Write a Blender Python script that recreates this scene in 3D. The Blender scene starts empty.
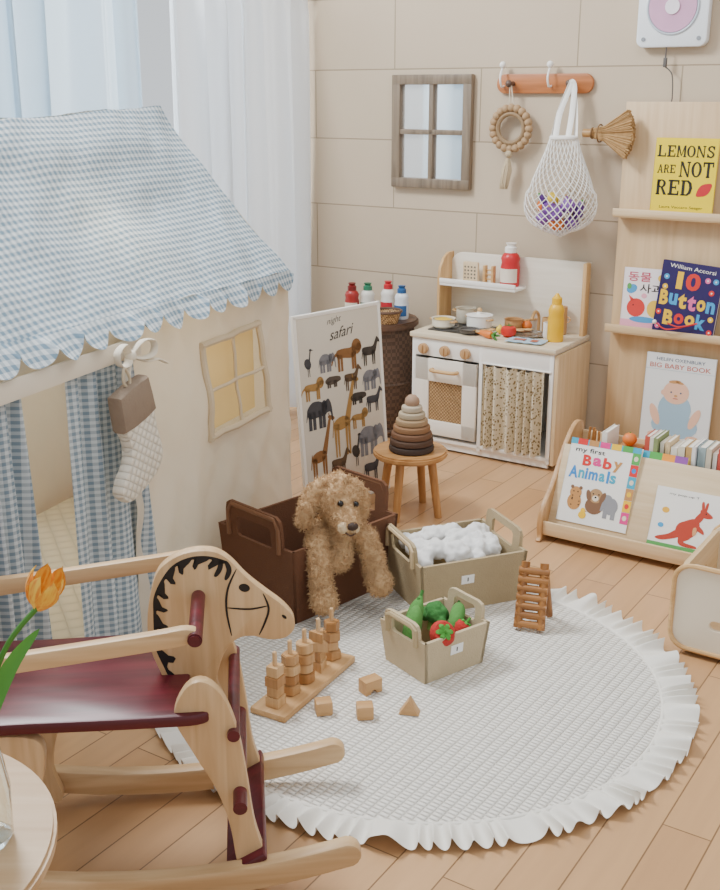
import bpy, bmesh, math, random
from mathutils import Vector, Matrix, Euler, noise
random.seed(4)
R=math.radians
SC=bpy.context.scene.collection
# ---------------------------------------------------------------- materials
def lin(h):
    h=h.lstrip('#'); c=[int(h[i:i+2],16)/255 for i in (0,2,4)]
    return tuple((x/12.92 if x<=.04045 else ((x+.055)/1.055)**2.4) for x in c)+(1,)
_m={}
def nm(name):
    m=bpy.data.materials.new(name); m.use_nodes=True
    nt=m.node_tree; b=nt.nodes['Principled BSDF']
    return m,nt,b
def scl(c,k): return tuple(min(1,x*k) for x in c[:3])+(1,)
def mat(h,rough=.6,var=.07,scale=12,bump=0,bscale=150,metal=0,trans=0,coat=0):
    key=(h,rough,var,scale,bump,bscale,metal,trans,coat)
    if key in _m: return _m[key]
    m,nt,b=nm('mat_'+h.strip('#')); N=nt.nodes;L=nt.links
    c=lin(h)
    tc=N.new('ShaderNodeTexCoord'); no=N.new('ShaderNodeTexNoise'); no.inputs['Scale'].default_value=scale
    L.new(tc.outputs['Object'],no.inputs['Vector'])
    mx=N.new('ShaderNodeMix'); mx.data_type='RGBA'
    mx.inputs['A'].default_value=scl(c,1-var); mx.inputs['B'].default_value=scl(c,1+var)
    L.new(no.outputs['Fac'],mx.inputs['Factor']); L.new(mx.outputs['Result'],b.inputs['Base Color'])
    b.inputs['Roughness'].default_value=rough; b.inputs['Metallic'].default_value=metal
    if coat: b.inputs['Coat Weight'].default_value=coat
    if bump:
        n2=N.new('ShaderNodeTexNoise'); n2.inputs['Scale'].default_value=bscale; n2.inputs['Detail'].default_value=4
        L.new(tc.outputs['Object'],n2.inputs['Vector'])
        bp=N.new('ShaderNodeBump'); bp.inputs['Strength'].default_value=bump; bp.inputs['Distance'].default_value=.004
        L.new(n2.outputs['Fac'],bp.inputs['Height']); L.new(bp.outputs['Normal'],b.inputs['Normal'])
    if trans:
        tr=N.new('ShaderNodeBsdfTranslucent'); ms=N.new('ShaderNodeMixShader'); ms.inputs[0].default_value=trans
        L.new(mx.outputs['Result'],tr.inputs['Color'])
        L.new(b.outputs[0],ms.inputs[1]); L.new(tr.outputs[0],ms.inputs[2])
        L.new(ms.outputs[0],N['Material Output'].inputs['Surface'])
    _m[key]=m; return m
def wood(h1,h2,axis='x',rough=.45,sc=1.0):
    key=('w',h1,h2,axis,rough,sc)
    if key in _m: return _m[key]
    m,nt,b=nm('wood_'+h1.strip('#')+axis); N=nt.nodes;L=nt.links
    tc=N.new('ShaderNodeTexCoord'); mp=N.new('ShaderNodeMapping')
    s={'x':(3,45,45),'y':(45,3,45),'z':(45,45,3)}[axis]
    mp.inputs['Scale'].default_value=[k*sc for k in s]
    L.new(tc.outputs['Object'],mp.inputs['Vector'])
    no=N.new('ShaderNodeTexNoise'); no.inputs['Scale'].default_value=1; no.inputs['Detail'].default_value=5; no.inputs['Distortion'].default_value=.6
    L.new(mp.outputs[0],no.inputs['Vector'])
    cr=N.new('ShaderNodeValToRGB'); cr.color_ramp.elements[0].position=.32; cr.color_ramp.elements[1].position=.68
    cr.color_ramp.elements[0].color=lin(h2); cr.color_ramp.elements[1].color=lin(h1)
    L.new(no.outputs['Fac'],cr.inputs[0]); L.new(cr.outputs[0],b.inputs['Base Color'])
    b.inputs['Roughness'].default_value=rough
    bp=N.new('ShaderNodeBump'); bp.inputs['Strength'].default_value=.05; L.new(no.outputs['Fac'],bp.inputs['Height']); L.new(bp.outputs[0],b.inputs['Normal'])
    _m[key]=m; return m
def gingham(ax,h1,h2,period,name):
    m,nt,b=nm(name); N=nt.nodes;L=nt.links
    tc=N.new('ShaderNodeTexCoord'); sp=N.new('ShaderNodeSeparateXYZ'); L.new(tc.outputs['Object'],sp.inputs[0])
    outs=[]
    for a in ax:
        mu=N.new('ShaderNodeMath'); mu.operation='MULTIPLY'; mu.inputs[1].default_value=1/period
        L.new(sp.outputs[a],mu.inputs[0])
        fr=N.new('ShaderNodeMath'); fr.operation='FRACT'; L.new(mu.outputs[0],fr.inputs[0])
        lt=N.new('ShaderNodeMath'); lt.operation='LESS_THAN'; lt.inputs[1].default_value=.5; L.new(fr.outputs[0],lt.inputs[0])
        outs.append(lt)
    ad=N.new('ShaderNodeMath'); ad.operation='ADD'; L.new(outs[0].outputs[0],ad.inputs[0]); L.new(outs[1].outputs[0],ad.inputs[1])
    hf=N.new('ShaderNodeMath'); hf.operation='MULTIPLY'; hf.inputs[1].default_value=.5; L.new(ad.outputs[0],hf.inputs[0])
    mx=N.new('ShaderNodeMix'); mx.data_type='RGBA'; mx.inputs['A'].default_value=lin(h1); mx.inputs['B'].default_value=lin(h2)
    L.new(hf.outputs[0],mx.inputs['Factor']); L.new(mx.outputs['Result'],b.inputs['Base Color'])
    b.inputs['Roughness'].default_value=.9
    tr=N.new('ShaderNodeBsdfTranslucent'); ms=N.new('ShaderNodeMixShader'); ms.inputs[0].default_value=.08
    L.new(mx.outputs['Result'],tr.inputs['Color']); L.new(b.outputs[0],ms.inputs[1]); L.new(tr.outputs[0],ms.inputs[2])
    L.new(ms.outputs[0],N['Material Output'].inputs['Surface'])
    return m
def brickmat(name,ax,c1,c2,cm,bw,rh,mort,off,grain=None,rough=.6,bias=0):
    m,nt,b=nm(name); N=nt.nodes;L=nt.links
    tc=N.new('ShaderNodeTexCoord'); sp=N.new('ShaderNodeSeparateXYZ'); L.new(tc.outputs['Object'],sp.inputs[0])
    cb=N.new('ShaderNodeCombineXYZ'); L.new(sp.outputs[ax[0]],cb.inputs[0]); L.new(sp.outputs[ax[1]],cb.inputs[1])
    mp=N.new('ShaderNodeMapping'); mp.inputs['Location'].default_value=(off[0],off[1],0); L.new(cb.outputs[0],mp.inputs[0])
    br=N.new('ShaderNodeTexBrick'); br.inputs['Scale'].default_value=1; br.inputs['Brick Width'].default_value=bw; br.inputs['Row Height'].default_value=rh
    br.inputs['Mortar Size'].default_value=mort; br.inputs['Mortar Smooth'].default_value=.1; br.inputs['Bias'].default_value=bias
    br.inputs['Color1'].default_value=lin(c1); br.inputs['Color2'].default_value=lin(c2); br.inputs['Mortar'].default_value=lin(cm)
    if grain: br.offset=.37
    L.new(mp.outputs[0],br.inputs['Vector'])
    col=br.outputs['Color']
    no=N.new('ShaderNodeTexNoise'); no.inputs['Detail'].default_value=5
    if grain:
        m2=N.new('ShaderNodeMapping'); m2.inputs['Scale'].default_value=grain; L.new(tc.outputs['Object'],m2.inputs[0]); L.new(m2.outputs[0],no.inputs['Vector']); no.inputs['Scale'].default_value=1
    else:
        no.inputs['Scale'].default_value=2.5; L.new(tc.outputs['Object'],no.inputs['Vector'])
    mr=N.new('ShaderNodeMapRange'); mr.inputs['To Min'].default_value=.86 if grain else .94; mr.inputs['To Max'].default_value=1.14 if grain else 1.06
    L.new(no.outputs['Fac'],mr.inputs[0])
    mx=N.new('ShaderNodeVectorMath'); mx.operation='SCALE'; L.new(col,mx.inputs[0]); L.new(mr.outputs[0],mx.inputs['Scale'])
    L.new(mx.outputs[0],b.inputs['Base Color']); b.inputs['Roughness'].default_value=rough
    bp=N.new('ShaderNodeBump'); bp.inputs['Strength'].default_value=.4; bp.inputs['Distance'].default_value=.002; bp.invert=True
    L.new(br.outputs['Fac'],bp.inputs['Height']); L.new(bp.outputs[0],b.inputs['Normal'])
    return m
# ---------------------------------------------------------------- mesh builder
def crom(pts,n=6,closed=True):
    P=[Vector(p) for p in pts]; out=[]; k=len(P)
    rng=range(k) if closed else range(k-1)
    for i in rng:
        g=(lambda j:P[j%k]) if closed else (lambda j:P[max(0,min(k-1,j))])
        p0,p1,p2,p3=g(i-1),g(i),g(i+1),g(i+2)
        for j in range(n):
            t=j/n
            out.append(.5*((2*p1)+(p2-p0)*t+(2*p0-5*p1+4*p2-p3)*t*t+(3*p1-p0-3*p2+p3)*t**3))
    if not closed: out.append(P[-1])
    return out
def TM(loc=(0,0,0),rot=(0,0,0),sc=(1,1,1)):
    return Matrix.LocRotScale(Vector(loc),Euler(rot),Vector(sc))
class MB:
    def __init__(s): s.v=[];s.f=[];s.m=[]
    def raw(s,vs,fs,mi=0,M=None):
        o=len(s.v)
        for v in vs:
            v=Vector(v); s.v.append((M@v) if M else v)
        for f in fs: s.f.append([o+i for i in f]); s.m.append(mi)
        return s
    def bm(s,bm,M,mi):
        bm.verts.ensure_lookup_table(); bm.verts.index_update()
        s.raw([v.co.copy() for v in bm.verts],[[v.index for v in f.verts] for f in bm.faces],mi,M); bm.free(); return s
    def box(s,sx,sy,sz,loc=(0,0,0),rot=(0,0,0),bev=0,mi=0,seg=2):
        b=bmesh.new(); bmesh.ops.create_cube(b,size=1)
        for v in b.verts: v.co=Vector((v.co.x*sx,v.co.y*sy,v.co.z*sz))
        if bev: bmesh.ops.bevel(b,geom=b.edges[:],offset=bev,segments=seg,profile=.5,affect='EDGES')
        return s.bm(b,TM(loc,rot),mi)
    def cyl(s,r,h,loc=(0,0,0),rot=(0,0,0),r2=None,n=24,mi=0,bev=0):
        b=bmesh.new(); bmesh.ops.create_cone(b,cap_ends=True,segments=n,radius1=r,radius2=r if r2 is None else r2,depth=h)
        if bev: bmesh.ops.bevel(b,geom=[e for e in b.edges if any(len(f.verts)>4 for f in e.link_faces)],offset=bev,segments=2,affect='EDGES')
        return s.bm(b,TM(loc,rot),mi)
    def sph(s,r,loc=(0,0,0),sc=(1,1,1),rot=(0,0,0),mi=0,n=16):
        b=bmesh.new(); bmesh.ops.create_uvsphere(b,u_segments=n,v_segments=max(6,n//2+2),radius=r)
        return s.bm(b,TM(loc,rot,sc),mi)
    def lathe(s,prof,loc=(0,0,0),rot=(0,0,0),n=28,mi=0):
        vs=[];fs=[];k=len(prof)
        for i in range(n):
            a=2*math.pi*i/n
            for r,z in prof: vs.append((r*math.cos(a),r*math.sin(a),z))
        for i in range(n):
            j=(i+1)%n
            for q in range(k-1): fs.append((i*k+q,j*k+q,j*k+q+1,i*k+q+1))
        if prof[0][0]>1e-4: fs.append([i*k for i in range(n)][::-1])
        if prof[-1][0]>1e-4: fs.append([i*k+k-1 for i in range(n)])
        return s.raw(vs,fs,mi,TM(loc,rot))
    def tube(s,pts,r,n=8,mi=0,closed=False,flat=1.0):
        P=[Vector(p) for p in pts]; k=len(P); vs=[];fs=[]
        up=None
        for i in range(k):
            if closed: d=P[(i+1)%k]-P[i-1]
            else: d=P[min(k-1,i+1)]-P[max(0,i-1)]
            d.normalize()
            if up is None:
                up=Vector((0,0,1)) if abs(d.z)<.9 else Vector((1,0,0))
            a=(up-d*up.dot(d)).normalized(); bb=d.cross(a); up=a
            rr=r[i] if isinstance(r,(list,tuple)) else r
            for j in range(n):
                t=2*math.pi*j/n; vs.append(P[i]+a*math.cos(t)*rr*flat+bb*math.sin(t)*rr)
        m=k if closed else k-1
        for i in range(m):
            i2=(i+1)%k
            for j in range(n): fs.append((i*n+j,i*n+(j+1)%n,i2*n+(j+1)%n,i2*n+j))
        if not closed: fs.append(list(range(n))[::-1]); fs.append([(k-1)*n+j for j in range(n)])
        return s.raw(vs,fs,mi)
    def prism(s,pts,t,loc=(0,0,0),rot=(0,0,0),bev=0,mi=0):
        b=bmesh.new(); vs=[b.verts.new((p[0],-t/2,p[1])) for p in pts]
        f=b.faces.new(vs); r=bmesh.ops.extrude_face_region(b,geom=[f])
        for e in r['geom']:
            if isinstance(e,bmesh.types.BMVert): e.co.y+=t
        bmesh.ops.recalc_face_normals(b,faces=b.faces[:])
        if bev:
            ed=[e for e in b.edges if abs(e.verts[0].co.y-e.verts[1].co.y)<1e-6]
            bmesh.ops.bevel(b,geom=ed,offset=bev,segments=2,profile=.5,affect='EDGES')
        return s.bm(b,TM(loc,rot),mi)
    def torus(s,Rr,r,loc=(0,0,0),rot=(0,0,0),n=28,k=8,mi=0,sc=(1,1,1)):
        M=TM(loc,rot,sc); o=MB(); o.tube([(Rr*math.cos(2*math.pi*i/n),Rr*math.sin(2*math.pi*i/n),0) for i in range(n)],r,k,closed=True)
        return s.raw(o.v,o.f,mi,M)
    def ell(s,cx,cz,rx,rz,y,mi,rot=0,n=20):
        c,sn=math.cos(rot),math.sin(rot)
        vs=[(cx+rx*math.cos(a)*c-rz*math.sin(a)*sn,y,cz+rx*math.cos(a)*sn+rz*math.sin(a)*c) for a in [2*math.pi*i/n for i in range(n)]]
        return s.raw(vs,[list(range(n))],mi)
    def pol(s,pts,y,mi): return s.raw([(p[0],y,p[1]) for p in pts],[list(range(len(pts)))],mi)
    def rect(s,x0,z0,x1,z1,y,mi): return s.pol([(x0,z0),(x1,z0),(x1,z1),(x0,z1)],y,mi)
    def text(s,txt,cx,cz,w,h,y,mi,bold=0,rot=0,shear=0):
        cu=bpy.data.curves.new('t','FONT'); cu.body=txt; cu.size=1; cu.resolution_u=3; cu.offset=bold; cu.shear=shear
        ob=bpy.data.objects.new('t',cu); SC.objects.link(ob)
        me=bpy.data.meshes.new_from_object(ob)
        vs=[v.co.copy() for v in me.vertices]; fs=[list(p.vertices) for p in me.polygons]
        bpy.data.objects.remove(ob); bpy.data.curves.remove(cu); bpy.data.meshes.remove(me)
        if not vs: return s
        x0=min(v.x for v in vs);x1=max(v.x for v in vs);z0=min(v.y for v in vs);z1=max(v.y for v in vs)
        kx=w/(x1-x0); kz=h/(z1-z0); c,sn=math.cos(rot),math.sin(rot)
        out=[]
        for v in vs:
            a=(v.x-(x0+x1)/2)*kx; b=(v.y-(z0+z1)/2)*kz
            out.append((cx+a*c-b*sn,y,cz+a*sn+b*c))
        return s.raw(out,fs,mi)
    def obj(s,name,mats,parent=None,loc=(0,0,0),rot=(0,0,0),label=None,cat=None,smooth=40,kind=None,group=None):
        me=bpy.data.meshes.new(name); me.from_pydata([tuple(v) for v in s.v],[],s.f)
        if not isinstance(mats,(list,tuple)): mats=[mats]
        for m in mats: me.materials.append(m)
        me.polygons.foreach_set('material_index',s.m)
        if smooth:
            me.shade_smooth(); me.set_sharp_from_angle(angle=R(smooth))
        me.update()
        o=bpy.data.objects.new(name,me); SC.objects.link(o)
        o.location=loc; o.rotation_euler=rot
        if parent: o.parent=parent
        if label: o['label']=label
        if cat: o['category']=cat
        if kind: o['kind']=kind
        if group: o['group']=group
        return o
def thing(name,label,cat,loc=(0,0,0),rz=0,rot=None,group=None):
    o=bpy.data.objects.new(name,None); o.empty_display_size=.05; SC.objects.link(o)
    o.location=loc; o.rotation_euler=rot if rot else (0,0,rz)
    o['label']=label; o['category']=cat
    if group: o['group']=group
    return o
def blob(chains,vox,name,mats,parent=None,amp=.004,nscale=70,**kw):
    b=MB()
    for ch in chains:
        for i in range(len(ch)):
            p,r=Vector(ch[i][0]),ch[i][1]
            if i==0: b.sph(r,p,n=14); continue
            q,r0=Vector(ch[i-1][0]),ch[i-1][1]
            n=max(2,int((p-q).length/(min(r,r0)*.35)))
            for j in range(1,n+1):
                t=j/n; b.sph(r0+(r-r0)*t,q.lerp(p,t),n=14)
    o=b.obj('tmp',[mats[0] if isinstance(mats,(list,tuple)) else mats],smooth=0)
    md=o.modifiers.new('r','REMESH'); md.mode='VOXEL'; md.voxel_size=vox
    ms=o.modifiers.new('s','SMOOTH'); ms.iterations=4; ms.factor=.5
    dg=bpy.context.evaluated_depsgraph_get(); me=bpy.data.meshes.new_from_object(o.evaluated_get(dg))
    bpy.data.objects.remove(o)
    me.name=name
    nn=[v.normal.copy() for v in me.vertices]
    for v,n in zip(me.vertices,nn):
        d=noise.noise(v.co*nscale)+.5*noise.noise(v.co*nscale*2.1)
        v.co+=n*d*amp
    me.shade_smooth()
    me.materials.clear(); me.materials.append(mats)
    o=bpy.data.objects.new(name,me); SC.objects.link(o)
    if parent: o.parent=parent
    return o
# ---------------------------------------------------------------- frames
A=R(-33.2)
def WL(w,y,z=0): return (-.204+.8368*w+.5476*y, 5.444-.5476*w+.8368*y, z)
OAK=wood('#d8b17c','#bf945e','x'); OAKZ=wood('#d8b17c','#bf945e','z')
PALE=wood('#e1c69f','#d0b185','z'); PALEX=wood('#e1c69f','#d0b185','x')
WHT=mat('#f4f0e9',.45,.03); CREAM=mat('#e9dfcd',.8,.04)
BLK=mat('#141212',.5,.05); WRED=wood('#651c28','#4a131d','x',.35)
# ---------------------------------------------------------------- room
fl=MB(); fl.box(7.5,8.5,.05,(2.6,-3.6,-.025))
floor=fl.obj('floor',brickmat('floor_planks',(1,0),'#caa074','#b98d61','#80603f',1.1,.105,.0018,(.2,.03),(30,2.2,30),.34),None,WL(0,0),(0,0,A),kind='structure')
wallm=brickmat('wall_panels',(0,2),'#c9b79f','#c4b199','#9b8a73',.87,.305,.0028,(.44,-.085),None,.75)
wb=MB(); wb.box(6.6,.1,3.0,(3.0,.05,1.5)); wb.obj('wall_back',wallm,None,WL(0,0),(0,0,A),kind='structure')
wl=MB(); x0=-.30
wl.box(.1,6.5,.12,(x0,-3.2,.06)); wl.box(.1,6.5,.5,(x0,-3.2,2.75)); wl.box(.1,.14,2.4,(x0,-.07,1.3)); wl.box(.1,2.5,2.4,(x0,-5.2,1.3))
wl.obj('wall_left',mat('#d8d2c6',.8,.02),None,WL(0,0),(0,0,A),kind='structure')
wi=MB()
for yy in (-.17,-1.0,-1.97,-2.9,-3.92): wi.box(.06,.06,2.38,(x0,yy,1.31))
for zz in (.15,2.47): wi.box(.06,3.8,.06,(x0,-2.05,zz))
wi.obj('window_1',mat('#eef0f2',.4,.02),None,WL(0,0),(0,0,A),kind='structure')
bb=MB(); bb.box(6.4,.015,.08,(3.0,-.008,.04)); bb.obj('baseboard_back',mat('#a8977d',.6,.03),None,WL(0,0),(0,0,A),kind='structure')
# ---------------------------------------------------------------- curtains
def sheer(name,h,trans,tl):
    m,nt,b=nm(name); N=nt.nodes;L=nt.links
    b.inputs['Base Color'].default_value=lin(h); b.inputs['Roughness'].default_value=.9
    tr=N.new('ShaderNodeBsdfTranslucent'); tr.inputs['Color'].default_value=lin(h)
    tp=N.new('ShaderNodeBsdfTransparent')
    m1=N.new('ShaderNodeMixShader'); m1.inputs[0].default_value=tl; L.new(b.outputs[0],m1.inputs[1]); L.new(tr.outputs[0],m1.inputs[2])
    m2=N.new('ShaderNodeMixShader'); m2.inputs[0].default_value=trans; L.new(m1.outputs[0],m2.inputs[1]); L.new(tp.outputs[0],m2.inputs[2])
    L.new(m2.outputs[0],N['Material Output'].inputs['Surface'])
    return m
def curtain(name,y0,y1,ztop,xo,period,amp,m,label,seed,header=0):
    nx=int((y0-y1)/.005); nz=30; b=MB(); vs=[];fs=[]
    for i in range(nx+1):
        y=y0+(y1-y0)*i/nx
        for j in range(nz+1):
            z=.02+(ztop-.02)*j/nz
            ph=y/period*2*math.pi+7*noise.noise(Vector((y*2.3,seed,z*.18)))
            a=amp*max(.2,1.0+1.2*noise.noise(Vector((y*3.7,seed+5,z*.2))))*(1-.2*j/nz)
            s=math.sin(ph); x=xo+a*s+.35*a*math.sin(ph*2.3+seed)
            yy=y+.35*a*math.sin(2*ph)
            if header and j==nz: x+=.012*math.sin(ph*3.1); z+=.012*math.sin(ph*1.7)
            if header and j==nz-1: x=xo+(x-xo)*.4
            vs.append((x,yy,z))
    for i in range(nx):
        for j in range(nz):
            a=i*(nz+1)+j; fs.append((a,a+nz+1,a+nz+2,a+1))
    t=thing(name,label,'curtain',WL(0,0),A)
    b.raw(vs,fs); b.obj('curtain_sheet',m,t,smooth=180)
    rr=MB(); zz=ztop-(ztop-.02)/nz; rr.tube([(xo-.004,y0,zz),(xo-.004,y1,zz)],.008); rr.obj('curtain_rod',WHT,t)
    return t
curtain('sheer_curtain',-1.00,-3.6,2.45,-.15,.17,.050,sheer('sheer_blue','#c9dae5',.12,.34),'long translucent bluish white sheer curtain over the window',3)
curtain('sheer_curtain',-.030,-.98,1.985,-.03,.145,.044,sheer('sheer_white','#eef2f6',.04,.20),'white gathered linen curtain beside the beige wall',9,1)
# ---------------------------------------------------------------- tent
CANV=mat('#e6dac6',.9,.05,5,.4,40,trans=.2)
TR=math.atan2(-.923,-.384)
tent=thing('play_tent','cream canvas playhouse tent with blue gingham scalloped roof','tent',(-.247,3.719,0),TR)
LT=1.62; WT=.93; EZ=.935
def wrk(x,z,seed,wr): return wr*(2*noise.noise(Vector((x*5,z*3,seed)))+1.3*noise.noise(Vector((x*11+z*5,z*4-x*3,seed+3)))+.6*noise.noise(Vector((x*20-z*14,z*9,seed+8))))
def holed(name,L,H,holes,mat_,loc,rot,parent,wr=.006,step=.018,seed=0):
    xs=sorted(set([round(i*L/int(L/step),4) for i in range(int(L/step)+1)]+[h[0] for h in holes]+[h[1] for h in holes]))
    zs=sorted(set([round(i*H/int(H/step),4) for i in range(int(H/step)+1)]+[h[2] for h in holes]+[h[3] for h in holes]))
    b=MB(); vs=[(x,wrk(x,z,seed,wr),z) for x in xs for z in zs]; n=len(zs); fs=[]
    for i in range(len(xs)-1):
        for j in range(n-1):
            cx=(xs[i]+xs[i+1])/2; cz=(zs[j]+zs[j+1])/2
            if any(h[0]<cx<h[1] and h[2]<cz<h[3] for h in holes): continue
            a=i*n+j; fs.append((a,a+n,a+n+1,a+1))
    b.raw(vs,fs); return b.obj(name,mat_,parent,loc,rot,smooth=180)
WX0,WX1,WZ0,WZ1=.20,.56,.505,.79
holed('front_panel',LT,EZ,[(WX0,WX1,WZ0,WZ1),(.97,1.57,-.1,.86)],CANV,(0,0,0),(0,0,0),tent,.010,seed=1)
holed('back_panel',LT,EZ,[(.5,1.1,.35,.7)],CANV,(0,-WT,0),(0,0,0),tent,seed=4)
for x,nme in ((0,'gable_panel'),(LT,'gable_panel')):
    b=MB(); b.pol([(0,0),(WT,0),(WT,EZ),(WT/2,1.43),(0,EZ)],0,0); b.obj(nme,CANV,tent,(x,-WT,0),(0,0,R(90)),smooth=0)
GR=gingham((0,1),'#d6dde1','#758fa2',.022,'gingham_roof'); GV=gingham((0,2),'#d6dde1','#758fa2',.021,'gingham_valance'); GD=gingham((0,2),'#d0d8dc','#7f92a1',.017,'gingham_door')
OH=.010
dy=WT/2+OH; dz=1.465-EZ
sl=math.hypot(dy,dz); th=math.atan2(dz,-dy)
LIFT=.045
def roof(front):
    nx,ny=90,36; vs=[];fs=[]
    for i in range(nx+1):
        x=-.004+(LT+.04)*i/nx
        for j in range(ny+1):
            t=j/ny; y=sl*t
            sag=.016*math.sin(math.pi*t)+.010*noise.noise(Vector((x*4,t*3,1)))*2+.007*noise.noise(Vector((x*12+t*5,t*6,6)))
            y2=y-(.045*(x/LT)*t)-.014*math.sin(math.pi*x/LT)*t+LIFT*(x/LT)*(1-t)
            vs.append((x,y2,sag))
    for i in range(nx):
        for j in range(ny):
            a=i*(ny+1)+j; fs.append((a,a+ny+1,a+ny+2,a+1))
    b=MB(); b.raw(vs,fs)
    if front: return b.obj('roof_cloth',GR,tent,(0,OH,EZ),(th,0,0),smooth=180)
    b.v=[Vector((v.x,-v.y,v.z)) for v in b.v]
    return b.obj('roof_cloth',GR,tent,(0,-WT-OH,EZ),(-th,0,0),smooth=180)
roof(True); roof(False)
def valance(y,sign):
    b=MB(); vs=[];fs=[]; nx=int((LT+.04)/.005); nz=6; P=.118
    for i in range(nx+1):
        x=-.004+(LT+.04)*i/nx
        ph=(x+.004)/P%1.0; d=.014+.048*math.sqrt(max(0,1-(2*ph-1)**2))
        k=LIFT*(x/LT)
        for j in range(nz+1):
            t=j/nz
            yo=sign*(t*(.012+.014*math.sin(math.pi*ph)+.030*noise.noise(Vector((x*9,0,2)))))-sign*k*dy/sl*(1-.6*t)
            vs.append((x,yo+sign*(.02 if k>.02 else .02*k/.02)*t,-d*t*(1+.25*noise.noise(Vector((x*6,4,2))))+k*dz/sl))
    for i in range(nx):
        for j in range(nz):
            a=i*(nz+1)+j; fs.append((a,a+nz+1,a+nz+2,a+1))
    b.raw(vs,fs); b.obj('scalloped_valance',GV,tent,(0,y,EZ+.003),smooth=180)
valance(OH+.001,1); valance(-WT-OH-.001,-1)
b=MB(); cx=(WX0+WX1)/2; cz=(WZ0+WZ1)/2
FR=mat('#cfbd9f',.95,.04)
def strip(xa,za,xb,zb,w):
    P=[(xa+(xb-xa)*i/10,wrk(xa+(xb-xa)*i/10,za+(zb-za)*i/10,1,.010)+.006,za+(zb-za)*i/10) for i in range(11)]
    b.tube(P,w,8)
for x in (WX0,WX1): strip(x,WZ0-.01,x,WZ1+.01,.011)
for z in (WZ0,WZ1): strip(WX0-.01,z,WX1+.01,z,.011)
strip(cx,WZ0,cx,WZ1,.006); strip(WX0,cz,WX1,cz,.006); b.obj('window_frame',FR,tent)
b=MB(); b.rect(WX0,WZ0,WX1,WZ1,-.03,0); b.obj('glow_lining',mat('#e8cd93',.9,.05,6,trans=.5),tent,smooth=0)  # warm glow behind the panes is put into this cloth's yellow
def doorc(xa,xb,xa2,xb2):
    b=MB(); nx=60;nz=24;vs=[];fs=[]
    for i in range(nx+1):
        t=i/nx
        for j in range(nz+1):
            s=j/nz; x=(xa2+(xb2-xa2)*t)*(1-s)+(xa+(xb-xa)*t)*s
            y=.0+(.018*(1-.3*s))*math.sin(t*2*math.pi*3.4+.6*s)+.006*math.sin(t*31)
            vs.append((x,y,.02+.83*s))
    for i in range(nx):
        for j in range(nz):
            a=i*(nz+1)+j; fs.append((a,a+nz+1,a+nz+2,a+1))
    b.raw(vs,fs); b.obj('door_curtain',GD,tent,smooth=180)
doorc(.95,1.22,.86,1.24); doorc(1.40,1.57,1.36,1.58)
b=MB(); b.box(.66,.006,.050,(1.265,.028,.872),bev=.002); b.obj('door_lintel',CREAM,tent)
b=MB()
for x in (0,.95,1.57,LT): b.cyl(.010,EZ,(x,-.038,EZ/2))
for x in (0,LT): b.cyl(.010,EZ,(x,-WT+.03,EZ/2))
b.cyl(.010,LT,(LT/2,-WT/2,1.405),(0,R(90),0)); b.obj('tent_pole',OAKZ,tent)
b=MB(); bx=1.02
def rib(pts,w=.011): b.tube(crom(pts,4,False),w,8,flat=.3)
rib([(bx,.050,.862),(bx-.04,.065,.895),(bx-.085,.07,.885),(bx-.08,.07,.855),(bx-.04,.065,.850),(bx,.05,.862)])
rib([(bx,.050,.862),(bx+.04,.065,.900),(bx+.08,.07,.885),(bx+.07,.07,.853),(bx+.03,.065,.848),(bx,.05,.862)])
rib([(bx,.050,.862),(bx-.05,.065,.84),(bx-.10,.067,.835),(bx-.145,.065,.815)]); rib([(bx,.05,.862),(bx+.03,.06,.82),(bx+.035,.065,.77),(bx+.05,.065,.735)])
b.sph(.016,(bx,.055,.862)); b.obj('ribbon_tie',mat('#e6dcc9',.9),tent)
def quilt(h,p=.022,ax=(0,2),nm_='quilted_cloth'):
    m,nt,bb_=nm(nm_); N=nt.nodes;L=nt.links
    tc=N.new('ShaderNodeTexCoord'); sp=N.new('ShaderNodeSeparateXYZ'); mp=N.new('ShaderNodeMapping'); mp.inputs['Rotation'].default_value=(0,R(45),0) if ax==(0,2) else (0,0,R(45)); L.new(tc.outputs['Object'],mp.inputs[0]); L.new(mp.outputs[0],sp.inputs[0])
    o_=[]
    for a_ in ax:
        mu=N.new('ShaderNodeMath'); mu.operation='MULTIPLY'; mu.inputs[1].default_value=math.pi/p; L.new(sp.outputs[a_],mu.inputs[0])
        si=N.new('ShaderNodeMath'); si.operation='SINE'; L.new(mu.outputs[0],si.inputs[0]); ab=N.new('ShaderNodeMath'); ab.operation='ABSOLUTE'; L.new(si.outputs[0],ab.inputs[0]); o_.append(ab)
    ml=N.new('ShaderNodeMath'); ml.operation='MULTIPLY'; L.new(o_[0].outputs[0],ml.inputs[0]); L.new(o_[1].outputs[0],ml.inputs[1])
    pw=N.new('ShaderNodeMath'); pw.operation='POWER'; pw.inputs[1].default_value=.4; L.new(ml.outputs[0],pw.inputs[0])
    bp=N.new('ShaderNodeBump'); bp.inputs['Strength'].default_value=.8; bp.inputs['Distance'].default_value=.006; L.new(pw.outputs[0],bp.inputs['Height']); L.new(bp.outputs[0],bb_.inputs['Normal'])
    mx=N.new('ShaderNodeMix'); mx.data_type='RGBA'; mx.inputs['A'].default_value=scl(lin(h),.8); mx.inputs['B'].default_value=lin(h); L.new(pw.outputs[0],mx.inputs['Factor']); L.new(mx.outputs['Result'],bb_.inputs['Base Color'])
    bb_.inputs['Roughness'].default_value=.95; return m
b=MB(); b.box(1.4,.8,.05,(.82,-WT/2,.027),bev=.02)
b.obj('floor_cushion',quilt('#ece3cf',.055,(0,1),'quilted_mat'),None,(-.247,3.719,0),(0,0,TR),label='cream quilted mat lying inside the play tent',cat='mat')
sx,sy=-.247-.384*1.025+.085*.923,3.719-.923*1.025-.085*.384
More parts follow.
